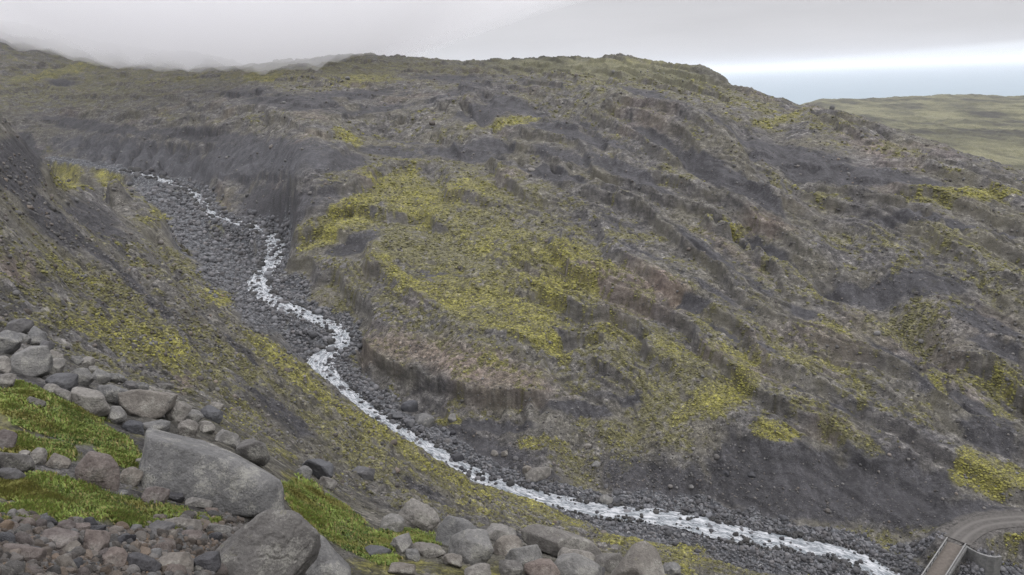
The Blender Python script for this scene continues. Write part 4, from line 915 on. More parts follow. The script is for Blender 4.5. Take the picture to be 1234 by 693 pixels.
# ------------------------------------------------------------------ loose stones
VARS = []
for k in range(14):
    rg = np.random.default_rng(900 + k)
    nr_, ds = random_planes(rg, (1.0, rg.uniform(.65, .95), rg.uniform(.5, .8)), int(rg.integers(10, 20)))
    VARS.append(stone_pts(2, nr_, ds, rg.uniform(10, 30), 0.05, 40 + k, 1.0))
VARM = [tri_mesh('loose_stone', v, f, True) for v, f in VARS]
VARS3 = []
for k in range(14):
    rg = np.random.default_rng(950 + k)
    nr_, ds = random_planes(rg, (1.0, rg.uniform(.6, .95), rg.uniform(.45, .8)), int(rg.integers(9, 16)))
    VARS3.append(stone_pts(3, nr_, ds, rg.uniform(18, 34), 0.05, 70 + k, 1.0))
VARM3 = {k: [tri_mesh('loose_stone', v, f, True) for v, f in VARS3] for k in 'gbrks'}
VARMF = {k: [tri_mesh('loose_stone', v, f, True) for v, f in VARS] for k in 'gbrks'}
for dct in (VARM3, VARMF):
    for k, l in dct.items():
        for m in l: m.materials.append(MATS[k])

def rot_z(a):
    c, s_ = np.cos(a), np.sin(a); z = np.zeros_like(a); o = np.ones_like(a)
    return np.stack([c, -s_, z, s_, c, z, z, z, o], -1).reshape(-1, 3, 3)
def rot_x(a):
    c, s_ = np.cos(a), np.sin(a); z = np.zeros_like(a); o = np.ones_like(a)
    return np.stack([o, z, z, z, c, -s_, z, s_, c], -1).reshape(-1, 3, 3)
def heap(name, pos, size, tint, mat, variants, kind='stuff', smooth=True):
    """many loose stones as one mass"""
    n_ = len(pos); which = rng.integers(0, len(variants), n_); M_ = rot_z(rng.uniform(0, 6.28, n_)) @ rot_x(rng.normal(0, .45, n_)) @ rot_z(rng.uniform(0, 6.28, n_))
    vs, fs, ts, off = [], [], [], 0
    for k, (v, f) in enumerate(variants):
        i = np.where(which == k)[0]
        if len(i) == 0: continue
        vv = np.einsum('nij,vj->nvi', M_[i] * size[i, None, None], v) + pos[i, None]
        fs.append((f[None] + (np.arange(len(i)) * len(v))[:, None, None] + off).reshape(-1, 3)); off += len(i) * len(v)
        vs.append(vv.reshape(-1, 3)); ts.append(np.repeat(tint[i], len(v), 0))
    t = np.vstack(ts); t = np.c_[t, np.ones(len(t))]
    return tag(link(name, tri_mesh(name, np.vstack(vs), np.vstack(fs), smooth, t), mat), kind=kind)
def pick(weight, n_):
    p = weight.ravel().astype(float); p = np.clip(p, 0, None); c = np.cumsum(p); i = np.searchsorted(c, rng.random(n_) * c[-1])
    j, k = np.unravel_index(i, Z.shape)
    a = AZ[k] + (rng.random(n_) - .5) * (AZ[1] - AZ[0]); r = np.exp(LR[j]) * (1 + 0.002 * (rng.random(n_) - .5))
    x, y = r * np.sin(a), r * np.cos(a)
    return np.c_[x, y, ground_polar(a, r)], r, (j, k)
U2, V2 = to_photo(GX, GY, Z)
run2 = np.minimum.accumulate(T, axis=0); SEEN = (T <= run2 + 0.004)
INF = SEEN & (U2 > -60) & (U2 < 1294) & (V2 < 740) & (V2 > 20)
dV = np.abs(np.gradient(V2, axis=0)); area = dV * np.abs(np.gradient(U2, axis=1)) * INF
def greys(n_, lo, hi, warm=0.06):
    b = rng.uniform(lo, hi, n_); w_ = rng.normal(0, warm, n_)
    w_ = np.abs(w_); return np.c_[b * (1 + w_), b, b * (1 - 0.8 * w_)]
M_LOOSE = mat_stone('loose_rock', [(0.30, (.60, .60, .60)), (0.5, (1, 1, 1)), (0.7, (1.5, 1.5, 1.45))], 0.0, True, 0.8, 0.5, per_object=False)
# cobbles of the stream bed
pos, r, _ = pick(area * np.clip(bed, 0, 1) * (R_ > 90) * (R_ < 460), 15000)
sz = np.minimum(r / FPX * rng.lognormal(0.35, 0.45, len(r)), 1.5); pos[:, 2] += sz * 0.25
heap('cobbles', pos, sz, greys(len(r), .045, .13, .03) * [0.98, 1.0, 1.08], M_LOOSE, VARS)
# the finer dark stones the stream runs over
cu, cv = to_photo(riv[:, 0], riv[:, 1], riv[:, 2])
tan = np.gradient(riv[:, :2], axis=0); tan /= np.linalg.norm(tan, axis=1)[:, None]; nrm = np.c_[-tan[:, 1], tan[:, 0]]
i_ = np.where((cu > 150) & (cu < 1080))[0]; w_ = np.interp(cu[i_], [150, 300, 420, 560, 740, 1080], [.3, .5, .9, 1.0, 1.9, 1.8]); i_ = rng.choice(i_, 2400, p=w_ / w_.sum())
o_ = rng.choice([-1, 1], 2400) * riv[i_, 3] * np.interp(cu[i_], [600, 740], [1.1, .95]) * (1 - np.abs(rng.normal(0, .34, 2400)))
bar = perlin(i_ / 14.0, o_ / 2.2, 155) > -0.05
i_, o_ = i_[bar], o_[bar]
pos = np.c_[riv[i_, :2] + nrm[i_] * o_[:, None], riv[i_, 2] + .05]; r = np.hypot(pos[:, 0], pos[:, 1])
sz = r / FPX * rng.lognormal(0.62, 0.42, len(r)); heap('pebbles', pos, sz, greys(len(r), .018, .05, .02), M_LOOSE, VARS)
# scree and stray stones over the slopes
scree = np.clip(0.25 + blob([(720, 545, 110, 44, 10, 1.6), (870, 560, 40, 50, 0, 1), (560, 520, 60, 24, 20, 1), (1130, 380, 60, 30, 10, .8), (450, 460, 30, 20, 0, 1), (1000, 590, 120, 30, 0, .3), (420, 90, 160, 20, 0, .6), (60, 130, 100, 18, 0, .6), (300, 520, 60, 30, 30, 1.5), (620, 620, 60, 10, 20, 1), (420, 540, 80, 20, 36, .8), (200, 380, 120, 60, 30, .4)]) + 0.5 * br, 0.04, 2)
pos, r, jk = pick(area * scree * (1 - np.clip(bed, 0, 1)) * (1 - np.clip(green, 0, 1)) * (R_ > 24) * (R_ < 560) * (1 - np.clip(mBr, 0, 1)), 11500)
sz = r / FPX * rng.lognormal(-0.12, 0.45, len(r)); pos[:, 2] += sz * 0.2
heap('scree', pos, sz, greys(len(r), .045, .125, .07), M_LOOSE, VARS)
spur_m = (1 - sstep(90, 150, R_)) * sstep(26, 34, R_) * (1 - np.clip(bed, 0, 1)) * (1 - np.clip(green, 0, 1))
pos, r, jk = pick(area * spur_m * (0.25 + np.clip(br + .2, 0, 1)), 6500)
sz = r / FPX * rng.lognormal(0.1, 0.5, len(r)); pos[:, 2] += sz * 0.15
heap('stones', pos, sz, greys(len(r), .040, .125, .09), M_LOOSE, VARS)
# cushions of moss
VARC = [(v * [1, 1, .6], f) for v, f in VARS]
pos, r, jk = pick(area * np.clip(moss, 0, 1) ** 1.5 * (1 - np.clip(green, 0, 1)) * (R_ > 24) * (R_ < 520), 34000)
sz = r / FPX * np.minimum(rng.lognormal(0.12, 0.42, len(r)), 2.4); pos[:, 2] += sz * 0.08
ky = np.clip(yellow[jk] + rng.normal(0, .25, len(r)), 0, 1)[:, None]
tn = np.array([.082, .078, .038]) * (1 - ky) + np.array([.192, .184, .046]) * ky
heap('moss', pos, sz, tn * rng.uniform(.7, 1.25, (len(r), 1)), M_LOOSE, VARC)
# rubble under the photographer
def in_poly(px, py, poly):
    c = np.zeros(px.shape, bool); q_ = np.asarray(poly, float); j = len(q_) - 1
    for i in range(len(q_)):
        k = ((q_[i, 1] > py) != (q_[j, 1] > py)) & (px < (q_[j, 0] - q_[i, 0]) * (py - q_[i, 1]) / (q_[j, 1] - q_[i, 1] + 1e-12) + q_[i, 0]); c ^= k; j = i
    return c
RUB = [(-60, 622), (40, 621), (70, 630), (118, 634), (160, 640), (190, 628), (262, 618), (300, 622), (275, 660), (262, 740), (-60, 740)]
near = (R_ < 26)
rubm = np.zeros_like(Z); rubm[in_poly(U2 + 6 * br, V2 + 6 * br2, RUB) & near] = 1
pos, r, _ = pick(area * rubm, 6000)
sz = r / FPX * rng.lognormal(0.92, 0.6, len(r)); sz = np.minimum(sz, 10 * r / FPX); pos[:, 2] += sz * 0.1
heap('rubble', pos, sz, greys(len(r), .030, .115, .16), M_LOOSE, VARS3, smooth=False)
pos, r, _ = pick(area * rubm, 64)
sz = r / FPX * rng.uniform(8, 13, len(r))
for k in range(len(pos)):
    o = link('rubble_stone', VARM3[rng.choice(list('rrrbbks'))][rng.integers(14)]); o.location = pos[k] + [0, 0, 0.15 * sz[k]]; o.scale = [sz[k]] * 3; o.rotation_euler = (rng.normal(0, .4), rng.normal(0, .4), rng.uniform(0, 6.28))
    tag(o, 'small unremarkable angular stone among the reddish rubble at the bottom left', 'stone', 'small stones of the rubble at the bottom left')
# stones standing in and along the stream
cu, cv = to_photo(riv[:, 0], riv[:, 1], riv[:, 2])
ok = np.where((cu > 150) & (cu < 1080) & (cv < 690))[0]
wgt = np.interp(cu[ok], [150, 300, 420, 560, 740, 1080], [.25, .5, 1, 1.2, 1.6, 1.4]); 
tan = np.gradient(riv[:, :2], axis=0); tan /= np.linalg.norm(tan, axis=1)[:, None]; nrm = np.c_[-tan[:, 1], tan[:, 0]]
for k in range(140):
    i = rng.choice(ok, p=wgt / wgt.sum()); off = rng.uniform(-1.0, 1.0) * riv[i, 3]
    x, y = riv[i, :2] + nrm[i] * off; s_ = math.hypot(x, y) / FPX * rng.uniform(2.0, 4.6) * 0.9
    o = link('stream_stone', VARMF['k'][rng.integers(14)]); o.location = (x, y, riv[i, 2] + 0.15 * s_); o.scale = [s_] * 3; o.rotation_euler = (rng.normal(0, .4), rng.normal(0, .4), rng.uniform(0, 6.28))
    tag(o, 'dark wet stone breaking the white water of the stream', 'stone', 'dark stones standing in the stream')
for k in range(56):
    i = rng.choice(ok, p=wgt / wgt.sum()); sd_ = rng.choice([-1, 1]); off = sd_ * (riv[i, 3] + rng.uniform(0.5, 6))
    x, y = riv[i, :2] + nrm[i] * off; s_ = math.hypot(x, y) / FPX * rng.uniform(3.0, 5.5)
    o = link('bank_boulder', VARMF[rng.choice(list('ks'))][rng.integers(14)]); o.location = (x, y, ground(x, y)[0] + 0.2 * s_); o.scale = [s_] * 3; o.rotation_euler = (rng.normal(0, .4), rng.normal(0, .4), rng.uniform(0, 6.28))
    tag(o, 'dark boulder among the cobbles on the gravel bank of the stream', 'boulder', 'dark boulders along the stream banks')

# ------------------------------------------------------------------ the stream
def mat_stream():
    s = N('white_water')
    a = s.new('ShaderNodeAttribute', attribute_name='flow')
    mp_ = s.new('ShaderNodeMapping'); mp_.inputs['Scale'].default_value = (0.34, 1.15, 1); s.lk(a.outputs['Vector'], mp_.inputs['Vector'])
    f1_ = s.noise(1.0, 8, 0.68, co=mp_.outputs['Vector'], dist=0.8); f2_ = s.noise(3.4, 6, 0.7, co=mp_.outputs['Vector'], dist=0.4)
    foam = s.mapr(s.math('ADD', s.math('MULTIPLY', f1_, 0.72), s.math('MULTIPLY', f2_, 0.28)), 0.46, 0.61)
    col = s.mix(foam, s.ramp(f2_, [(0.35, (.085, .095, .105)), (0.65, (.20, .22, .235))]), (.45, .46, .475))
    s.lk(s.mapr(foam, 0, 1, 0.18, 0.8), s.b.inputs['Roughness'])
    n_ = s.bump(s.math('ADD', f1_, s.math('MULTIPLY', f2_, 0.6)), 0.8, 0.25)
    s.lk(col, s.b.inputs['Base Color']); s.lk(n_, s.b.inputs['Normal']); s.b.inputs['IOR'].default_value = 1.33
    return s.m
i0 = int(np.argmax((cu > 140))); hwid_cut = sstep(i0, i0 + 30, np.arange(len(riv)))
ns = len(riv); nc = 29; tt = np.linspace(-1, 1, nc)
hwid = riv[:, 3] * np.interp(cu, [300, 600, 740, 900], [1.0, .92, .70, .68]) * hwid_cut * (1 + 0.22 * perlin(np.arange(ns) / 9.0, np.zeros(ns), 150) + 0.12 * perlin(np.arange(ns) / 3.0, np.zeros(ns), 151))
kern = np.ones(9) / 9
nrs = np.c_[[np.convolve(np.pad(nrm[:, k], 4, mode='edge'), kern, mode='valid') for k in (0, 1)]].T
xy = riv[:, None, :2] + nrs[:, None] * (tt[None, :, None] * hwid[:, None, None])
ss = np.arange(ns)[:, None] * 0.5 * np.ones((1, nc)); tw_ = tt[None] * hwid[:, None]
zw = riv[:, 2][:, None] + 0.16 * perlin(ss / 1.8, tw_ / 1.0, 152) + 0.10 * perlin(ss / 0.8, tw_ / 0.6, 153) + 0.10 * perlin(ss / 6, tw_ * 0, 154) - 0.22 * np.abs(tt[None]) ** 6
cov = np.stack([xy[..., 0], xy[..., 1], zw], -1).reshape(-1, 3)
flow = np.stack([ss, tw_, ss * 0, ss * 0 + 1], -1).reshape(-1, 4)
m = mesh_from_grid('stream', cov, ns, nc, {})
at = m.attributes.new('flow', 'FLOAT_VECTOR', 'POINT'); at.data.foreach_set('vector', flow[:, :3].astype(np.float32).ravel())
tag(link('stream', m, mat_stream()), kind='structure')

# ------------------------------------------------------------------ bridge and road
def box_pts(lst):
    """oriented boxes as one mesh: each is centre, three half axes"""
    vs, fs = [], []
    for c, ax, ay, az in lst:
        b0 = len(vs)
        for sx_ in (-1, 1):
            for sy_ in (-1, 1):
                for sz_ in (-1, 1): vs.append(np.asarray(c) + sx_ * np.asarray(ax) + sy_ * np.asarray(ay) + sz_ * np.asarray(az))
        fs += [[b0 + i for i in q_] for q_ in ((0, 1, 3, 2), (4, 6, 7, 5), (0, 4, 5, 1), (2, 3, 7, 6), (0, 2, 6, 4), (1, 5, 7, 3))]
    return np.array(vs), np.array(fs)
def simple_mat(name, stops, scale, rough=.85, bumpd=0.02, metal=0.0):
    s = N(name); c = s.ramp(s.noise(scale, 10, 0.7), stops); s.b.inputs['Metallic'].default_value = metal
    return s.done(c, rough, s.bump(s.noise(scale * 4, 8, 0.7), 0.5, bumpd), 0.3)
M_DECK = simple_mat('gravelled_deck', [(0.3, (.062, .053, .045)), (0.7, (.115, .100, .086))], 1.6)
M_CONC = simple_mat('concrete', [(0.3, (.085, .085, .083)), (0.55, (.15, .15, .146)), (0.75, (.21, .21, .20))], 1.2)
M_RAIL = simple_mat('galvanised_steel', [(0.3, (.12, .12, .118)), (0.7, (.215, .215, .208))], 3.0, .5, .005, 0.25)
M_POST = simple_mat('dark_posts', [(0.3, (.035, .033, .03)), (0.7, (.08, .075, .07))], 4.0)
A_, B_ = brA, brB
dr = B_[:2] - A_[:2]; dr /= np.linalg.norm(dr); dv = np.array([dr[0], dr[1], -0.012]); pv = np.array([-dr[1], dr[0], 0.0]); zv = np.array([0, 0, 1.0])
def on_level(u, v, dz):
    a, t = sight(u, v); r = dz / t[0]; return np.array([r * math.sin(a[0]), r * math.cos(a[0]), CAMZ - dz])
lft, rgt = on_level(1141.8, 648, BR_DROP - .7), on_level(1163.5, 655.5, BR_DROP - .7)
print('bridge rail span', (lft - A_) @ pv, (rgt - A_) @ pv, 'along', (lft - A_) @ dv, (rgt - A_) @ dv)
hb = 0.5 * abs((lft - rgt) @ pv); mid_ = 0.5 * ((lft - A_) @ pv + (rgt - A_) @ pv); LEN = 34.0; s0 = min((lft - A_) @ dv, (rgt - A_) @ dv)
O = A_ + pv * mid_ + dv * (0.5 * ((lft - A_) @ dv + (rgt - A_) @ dv))
bridge = bpy.data.objects.new('road_bridge', None); C.objects.link(bridge); bridge.location = O
tag(bridge, 'narrow one-lane bridge with steel guard rails over the stream at the bottom right corner', 'bridge')
def bpart(name, boxes, mat, parent=bridge):
    v, f = box_pts(boxes); return link(name, tri_mesh(name, v, f, False), mat, parent)
bpart('deck', [(dv * LEN / 2 - zv * .18, dv * LEN / 2, pv * (hb - 0.12), zv * .2)], M_DECK)
for s_ in (-1, 1):
    bpart('kerb', [(dv * LEN / 2 + pv * s_ * (hb + .1) - zv * .14, dv * LEN / 2, pv * .215, zv * .33)], M_CONC)
    bpart('girder', [(dv * LEN / 2 + pv * s_ * (hb - .7) - zv * .9, dv * LEN / 2, pv * .2, zv * .5)], M_CONC)
    rail = bpart('guard_rail', [(dv * LEN / 2 + pv * s_ * (hb + .02) + zv * (.42 + k * .24), dv * LEN / 2, pv * (.06 + .02 * (k != 0)), zv * .115) for k in (0, 1)] +
                 [(dv * LEN / 2 + pv * s_ * (hb + .02) + zv * .82, dv * LEN / 2, pv * .10, zv * .035)], M_RAIL)
    for k in range(18):
        bpart('rail_post', [(dv * (0.3 + k * 1.95) + pv * s_ * (hb - .075) + zv * .46, dv * .07, pv * .05, zv * .40)], M_POST, rail)
# rounded concrete wing wall holding the road bank
def wall_strip(pl, top, height, thick):
    pl = np.asarray(pl, float); tg = np.gradient(pl[:, :2], axis=0); tg /= np.linalg.norm(tg, axis=1)[:, None]; nn_ = np.c_[-tg[:, 1], tg[:, 0]]
    vs, fs = [], []
    for p, q_, tz, hh in zip(pl, nn_, top, height):
        for s_ in (-.5, .5):
            for z__ in (tz, tz - hh): vs.append([p[0] + q_[0] * s_ * thick, p[1] + q_[1] * s_ * thick, z__])
    for i in range(len(pl) - 1):
        a = i * 4; b = a + 4
        fs += [[a, b, b + 1, a + 1], [a + 2, a + 3, b + 3, b + 2], [a, a + 2, b + 2, b], [a + 1, b + 1, b + 3, a + 3]]
    e = (len(pl) - 1) * 4; fs += [[0, 1, 3, 2], [e, e + 2, e + 3, e + 1]]
    return np.array(vs), np.array(fs)
wl = np.array([on_level(u, v, BR_DROP + .25) for u, v in ((1164, 657.5), (1172, 662), (1181, 666), (1190, 668.5), (1199, 669.5), (1207, 668))])
tops = CAMZ - BR_DROP - .25 - np.linspace(0, .35, 6)
v, f = wall_strip(wl - O, tops - O[2], [4.2, 4.2, 4.2, 4.2, 4.0, 3.6], .4)
link('wing_wall', tri_mesh('wing_wall', v, f, False), M_CONC, bridge)
bpart('abutment', [(-zv * 2.3 - dv * .5, dv * .45, pv * (hb + .15), zv * 1.9)], M_CONC)

# road
def mat_road():
    s = N('gravel_road'); a = s.new('ShaderNodeAttribute', attribute_name='flow'); sp = s.new('ShaderNodeSeparateXYZ'); s.lk(a.outputs['Vector'], sp.inputs[0])
    n_ = s.noise(1.4, 10, .72); base = s.ramp(n_, [(0.3, (.052, .049, .046)), (0.7, (.100, .094, .087))])
    trk = s.math('ABSOLUTE', s.math('SUBTRACT', s.math('ABSOLUTE', sp.outputs[1]), 0.85)); tk = s.mapr(s.math('ADD', trk, s.math('MULTIPLY', n_, .5)), 0.35, 0.75, 0.55, 0.0)
    return s.done(s.mix(tk, base, (.125, .118, .110)), .95, s.bump(s.noise(6, 8, .7), .6, .05), .15)
rt = np.gradient(road[:, :2], axis=0); rt /= np.linalg.norm(rt, axis=1)[:, None]; rn = np.c_[-rt[:, 1], rt[:, 0]]
tt = np.linspace(-2.3, 2.3, 13)
xy = road[:, None, :2] + rn[:, None] * tt[None, :, None]
zz = road[:, 2][:, None] + 0.03 - 0.012 * tt[None] ** 2 + 0.03 * perlin(xy[..., 0] / .9, xy[..., 1] / .9, 160)
ss = np.arange(len(road))[:, None] * .5 * np.ones((1, 13))
m = mesh_from_grid('road', np.stack([xy[..., 0], xy[..., 1], zz], -1).reshape(-1, 3), len(road), 13, {})
at = m.attributes.new('flow', 'FLOAT_VECTOR', 'POINT'); at.data.foreach_set('vector', np.stack([ss, tt[None] + ss * 0, ss * 0], -1).reshape(-1, 3).astype(np.float32).ravel())
tag(link('road', m, mat_road()), kind='structure')

# ------------------------------------------------------------------ turf
def mat_blades():
    s = N('grass_blades'); a = s.new('ShaderNodeAttribute', attribute_name='tint')
    s.b.inputs['Subsurface Weight'].default_value = 0.0
    return s.done(a.outputs['Color'], .6, None, .2)
gm = sstep(.12, 1.0, green) ** 1.6 * near * area * (0.06 + sstep(-.25, .25, fbm(GX / .8, GY / .8, 3, 171)))
pos, r, jk = pick(gm, 95000)
pn = fbm(pos[:, 0] / 1.1, pos[:, 1] / 1.1, 3, 170); n_ = len(pos)
hgt = 0.66 * (0.05 + 0.04 * rng.random(n_) + 0.09 * np.clip(pn + .1, 0, 1)) * (1 + 0.03 * (r - 10)); an = rng.uniform(0, 6.28, n_); ln = rng.uniform(.3, 1.1, n_) * hgt
wd = 0.0075 * (r / 11) * rng.uniform(.7, 1.8, n_)
dx, dy = np.cos(an), np.sin(an); px_, py_ = -dy * wd, dx * wd
v = np.empty((n_, 4, 3))
v[:, 0] = pos + np.c_[px_, py_, -0.02 + 0 * wd]; v[:, 1] = pos - np.c_[px_, py_, 0.02 + 0 * wd]
v[:, 2] = pos + np.c_[dx * ln * .5 - px_ * 1.1, dy * ln * .5 - py_ * 1.1, hgt * .75]; v[:, 3] = pos + np.c_[dx * ln, dy * ln, hgt]
f = np.stack([np.arange(n_) * 4 + k for k in (0, 1, 2, 3)], -1)[:, [0, 1, 2, 3]]
c0 = np.array([.072, .108, .030]); c1 = np.array([.235, .295, .075]); c2 = np.array([.22, .185, .075])
k = np.clip(.45 + .9 * pn + rng.normal(0, .2, n_), 0, 1)[:, None]; tint = c0 * (1 - k) + c1 * k; dry = (rng.random(n_) < .22)[:, None]; tint = np.where(dry, c2, tint)
k2 = sstep(.0, .35, fbm(pos[:, 0] / 1.6, pos[:, 1] / 1.6, 3, 172))[:, None] * .75; tint = tint * (1 - k2) + np.array([.150, .135, .040]) * (0.7 + .6 * rng.random((n_, 1))) * k2
tint = np.c_[tint, np.ones(n_)]
tag(link('grass', tri_mesh('grass', v.reshape(-1, 3), f, True, np.repeat(tint, 4, 0)), mat_blades()), kind='stuff')

# ------------------------------------------------------------------ sea, fog on the tops, hazy air
def quad_sheet(name, x0, x1, y0, y1, z, nx, ny, mat):
    xs, ys = np.linspace(x0, x1, nx), np.linspace(y0, y1, ny); gx, gy = np.meshgrid(xs, ys)
    return link(name, mesh_from_grid(name, np.stack([gx, gy, gx * 0 + z], -1).reshape(-1, 3), ny, nx, {}), mat)
s = N('sea_water'); s.b.inputs['IOR'].default_value = 1.33
n_ = s.noise(0.004, 8, .6, co=s.scaled(1, 3, 1))
M_SEA = s.done(s.ramp(n_, [(0.3, (.12, .18, .22)), (0.7, (.17, .23, .27))]), .35, s.bump(s.noise(0.05, 6, .6), .3, 1.0), .5)
tag(quad_sheet('sea', -110000, 110000, -60000, 130000, 0, 3, 3, M_SEA), kind='structure')

def volume_mat(name, color, density, aniso=0.0):
    m = bpy.data.materials.new(name); m.use_nodes = True; t = m.node_tree; t.nodes.remove(t.nodes['Principled BSDF'])
    p = t.nodes.new('ShaderNodeVolumePrincipled'); p.inputs['Color'].default_value = (*color, 1); p.inputs['Density'].default_value = density; p.inputs['Anisotropy'].default_value = aniso
    t.links.new(p.outputs[0], t.nodes['Material Output'].inputs['Volume']); return m
# low cloud lying on the hill tops at the left
edge_u = [-420, -250, -60, 0, 60, 100, 150, 200, 250, 300, 350, 400, 450, 500, 540, 580, 640, 1000]
edge_v = [-35, -20, -6, 8, 32, 54, 66, 73, 77, 81, 86, 90, 91, 87, 79, 67, 52, 30]
na_, nr_ = 180, 40
ua = np.linspace(-400, 1000, na_); vb_ = np.interp(ua, edge_u, edge_v) + 3 + 3.5 * perlin(ua / 34, ua * 0, 180) + 2.2 * perlin(ua / 13, ua * 0, 181)
fa, ft = sight(ua, vb_)
fr = np.linspace(430, 1500, nr_)
hb_ = CAMZ - 700 * ft                                  # height of the cloud base
base = hb_[None] + 7 * perlin(np.broadcast_to(ua / 30, (nr_, na_)), fr[:, None] / 90 * np.ones((1, na_)), 182) + 0.0 * fr[:, None]
base = base + 60 * sstep(520, 430, fr)[:, None]
top = np.maximum(base + 0.5, CAMZ + 190 - 0.0 * base)
top0 = np.full_like(base, CAMZ + 190.0)
tap_ = sstep(0, .10, np.linspace(0, 1, na_))[None] * sstep(1, .50, np.linspace(0, 1, na_))[None] * sstep(430, 600, fr)[:, None]
base = top0 - (top0 - base) * tap_
top = top0 + 0.3
_unused = base + (top - base) * sstep(0, .10, np.linspace(0, 1, na_))[None] * sstep(1, .62, np.linspace(0, 1, na_))[None] * sstep(430, 600, fr)[:, None] + 0.2
fx, fy = fr[:, None] * np.sin(fa)[None], fr[:, None] * np.cos(fa)[None]
lowv = np.stack([fx, fy, base], -1).reshape(-1, 3); topv = np.stack([fx, fy, top], -1).reshape(-1, 3)
idx = np.arange(nr_ * na_).reshape(nr_, na_); K = nr_ * na_
def qd(a): return np.stack([a[:-1, :-1], a[:-1, 1:], a[1:, 1:], a[1:, :-1]], -1).reshape(-1, 4)
rim = np.r_[idx[0, :], idx[1:, -1], idx[-1, -2::-1], idx[-2:0:-1, 0]]; r2 = np.roll(rim, -1)
fs = np.vstack([qd(idx)[:, ::-1], qd(idx) + K, np.stack([rim, r2, r2 + K, rim + K], -1)])
fog = link('fog', tri_mesh('fog', np.vstack([lowv, topv]), fs, False), volume_mat('low_cloud', (.93, .93, .945), 0.005))
tag(fog, kind='stuff')
hz = box_pts([((0, 0, 0), (140000, 0, 0), (0, 140000, 0), (0, 0, 1))])
v = hz[0]; v[:, 2] = np.where(v[:, 2] > 0, 420.0, -40.0)
tag(link('haze', tri_mesh('haze', v, hz[1], False), volume_mat('hazy_air', (.93, .96, 1.0), 0.000035)), kind='stuff')

# ------------------------------------------------------------------ camera, light, sky
cam = bpy.data.cameras.new('camera'); co_ = bpy.data.objects.new('camera', cam); C.objects.link(co_)
cam.sensor_fit = 'HORIZONTAL'; cam.angle_x = 2 * math.atan(W0 / 2 / FPX); cam.clip_start = 0.5; cam.clip_end = 300000
from mathutils import Matrix
mw = Matrix(((_R[0], _U[0], -_F[0], 0), (_R[1], _U[1], -_F[1], 0), (_R[2], _U[2], -_F[2], CAMZ), (0, 0, 0, 1)))
co_.matrix_world = mw
scene.camera = co_

sun = bpy.data.lights.new('sun', 'SUN'); sun.energy = 1.3; sun.angle = math.radians(40); sun.color = (1.0, 0.97, 0.93)
so = bpy.data.objects.new('sun', sun); C.objects.link(so)
EL, AZS = math.radians(52), math.radians(125)         # high, from the right and behind
sd = np.array([math.sin(AZS) * math.cos(EL), math.cos(AZS) * math.cos(EL), math.sin(EL)])
from mathutils import Vector
so.rotation_euler = Vector((-sd).tolist()).to_track_quat('-Z', 'Y').to_euler()

w = bpy.data.worlds.new('World'); scene.world = w; w.use_nodes = True
nt = w.node_tree; bg = nt.nodes['Background']
def wn(k, **kw):
    n_ = nt.nodes.new(k)
    for a, b in kw.items(): setattr(n_, a, b)
    return n_
def wm(op, a, b=0.0, clamp=False):
    n_ = wn('ShaderNodeMath', operation=op, use_clamp=clamp)
    for i, x in enumerate((a, b)):
        if isinstance(x, (int, float)): n_.inputs[i].default_value = x
        else: nt.links.new(x, n_.inputs[i])
    return n_.outputs[0]
def wmap(v, a, b, c=0.0, d=1.0, sm=False):
    n_ = wn('ShaderNodeMapRange')
    if sm: n_.interpolation_type = 'SMOOTHSTEP'
    nt.links.new(v, n_.inputs['Value'])
    for k_, q_ in zip(('From Min', 'From Max', 'To Min', 'To Max'), (a, b, c, d)): n_.inputs[k_].default_value = q_
    return n_.outputs['Result']
def wmix(fac, a, b):
    n_ = wn('ShaderNodeMix', data_type='RGBA')
    if isinstance(fac, (int, float)): n_.inputs['Factor'].default_value = fac
    else: nt.links.new(fac, n_.inputs['Factor'])
    for sock, v in ((n_.inputs['A'], a), (n_.inputs['B'], b)):
        if isinstance(v, tuple): sock.default_value = (*v, 1)
        else: nt.links.new(v, sock)
    return n_.outputs['Result']
sky = wn('ShaderNodeTexSky', sky_type='NISHITA'); sky.sun_disc = False; sky.sun_elevation = EL; sky.sun_rotation = AZS
SKY_S = 0.1
tc = wn('ShaderNodeTexCoord'); sx = wn('ShaderNodeSeparateXYZ'); nt.links.new(tc.outputs['Generated'], sx.inputs[0])
z_ = sx.outputs['Z']
azw = wm('ARCTAN2', sx.outputs['X'], sx.outputs['Y'])
nz_ = wn('ShaderNodeTexNoise'); nz_.inputs['Scale'].default_value = 3.0; nz_.inputs['Detail'].default_value = 5; nz_.inputs['Roughness'].default_value = 0.55
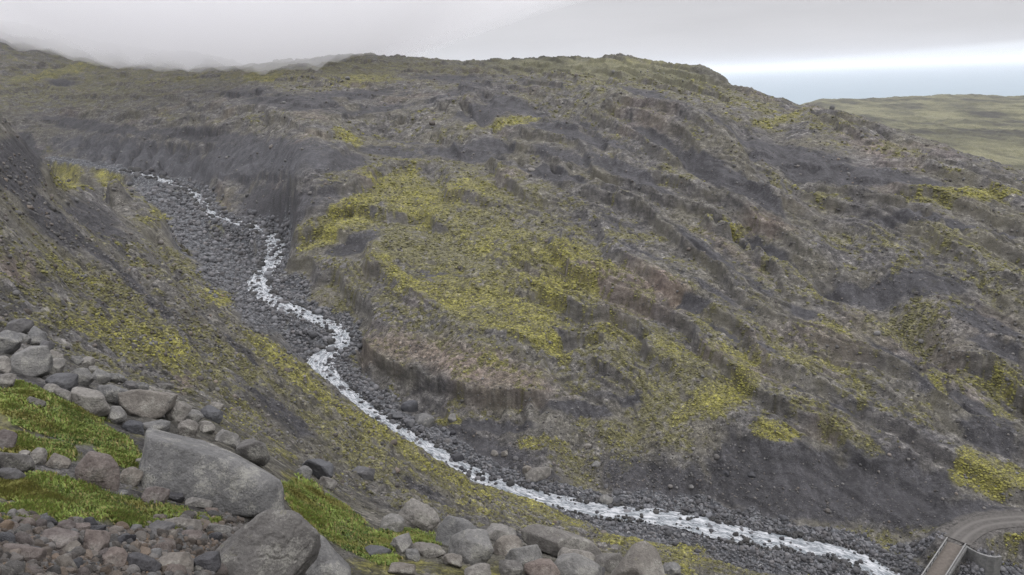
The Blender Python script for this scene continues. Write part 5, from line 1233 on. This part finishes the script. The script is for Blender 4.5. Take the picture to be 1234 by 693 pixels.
mp = wn('ShaderNodeMapping'); mp.inputs['Scale'].default_value = (1, 1, 7); nt.links.new(tc.outputs['Generated'], mp.inputs['Vector']); nt.links.new(mp.outputs['Vector'], nz_.inputs['Vector'])
nzf = nz_.outputs['Fac']
# overcast deck: brighter overhead, flat grey low down
lum = wmap(z_, 0.06, 0.75, 0.645, 2.35, True)
lum = wm('MULTIPLY', lum, wm('MULTIPLY', wmap(nzf, 0.3, 0.7, 0.94, 1.055), wmap(azw, -0.6, 0.6, 1.10, 0.95)))
deck = wn('ShaderNodeMix', data_type='RGBA', blend_type='MULTIPLY'); deck.inputs['Factor'].default_value = 1
deck.inputs['A'].default_value = (0.995, 0.985, 1.03, 1)
cmb = wn('ShaderNodeCombineXYZ')
for i in range(3): nt.links.new(lum, cmb.inputs[i])
nt.links.new(cmb.outputs[0], deck.inputs['B'])
deck = deck.outputs['Result']
# clear bright strip under the edge of the deck, out over the sea
edge = wm('ADD', wmap(azw, 0.24, 0.58, -0.002, 0.018), wm('MULTIPLY', wm('SUBTRACT', nzf, 0.5), 0.012))
strip = wmap(wm('SUBTRACT', z_, edge), -0.004, 0.005, 1.0, 0.0, True)
strip = wm('MULTIPLY', strip, wmap(azw, 0.1, 0.3, 0.0, 1.0, True))
col = wmix(strip, deck, (0.80, 0.815, 0.85))
sc_ = wn('ShaderNodeVectorMath', operation='SCALE'); nt.links.new(col, sc_.inputs[0]); sc_.inputs['Scale'].default_value = 1 / SKY_S
fin = wmix(0.96, sky.outputs['Color'], sc_.outputs['Vector'])
nt.links.new(fin, bg.inputs['Color']); bg.inputs['Strength'].default_value = SKY_S

scene.view_settings.view_transform = 'Standard'; scene.view_settings.look = 'None'; scene.view_settings.exposure = 0; scene.view_settings.gamma = 1
scene.view_settings.use_curve_mapping = False
scene.cycles.use_denoising = True; scene.cycles.denoising_prefilter = 'NONE'; scene.cycles.use_adaptive_sampling = False
scene.cycles.max_bounces = 6; scene.cycles.diffuse_bounces = 3; scene.cycles.volume_bounces = 6
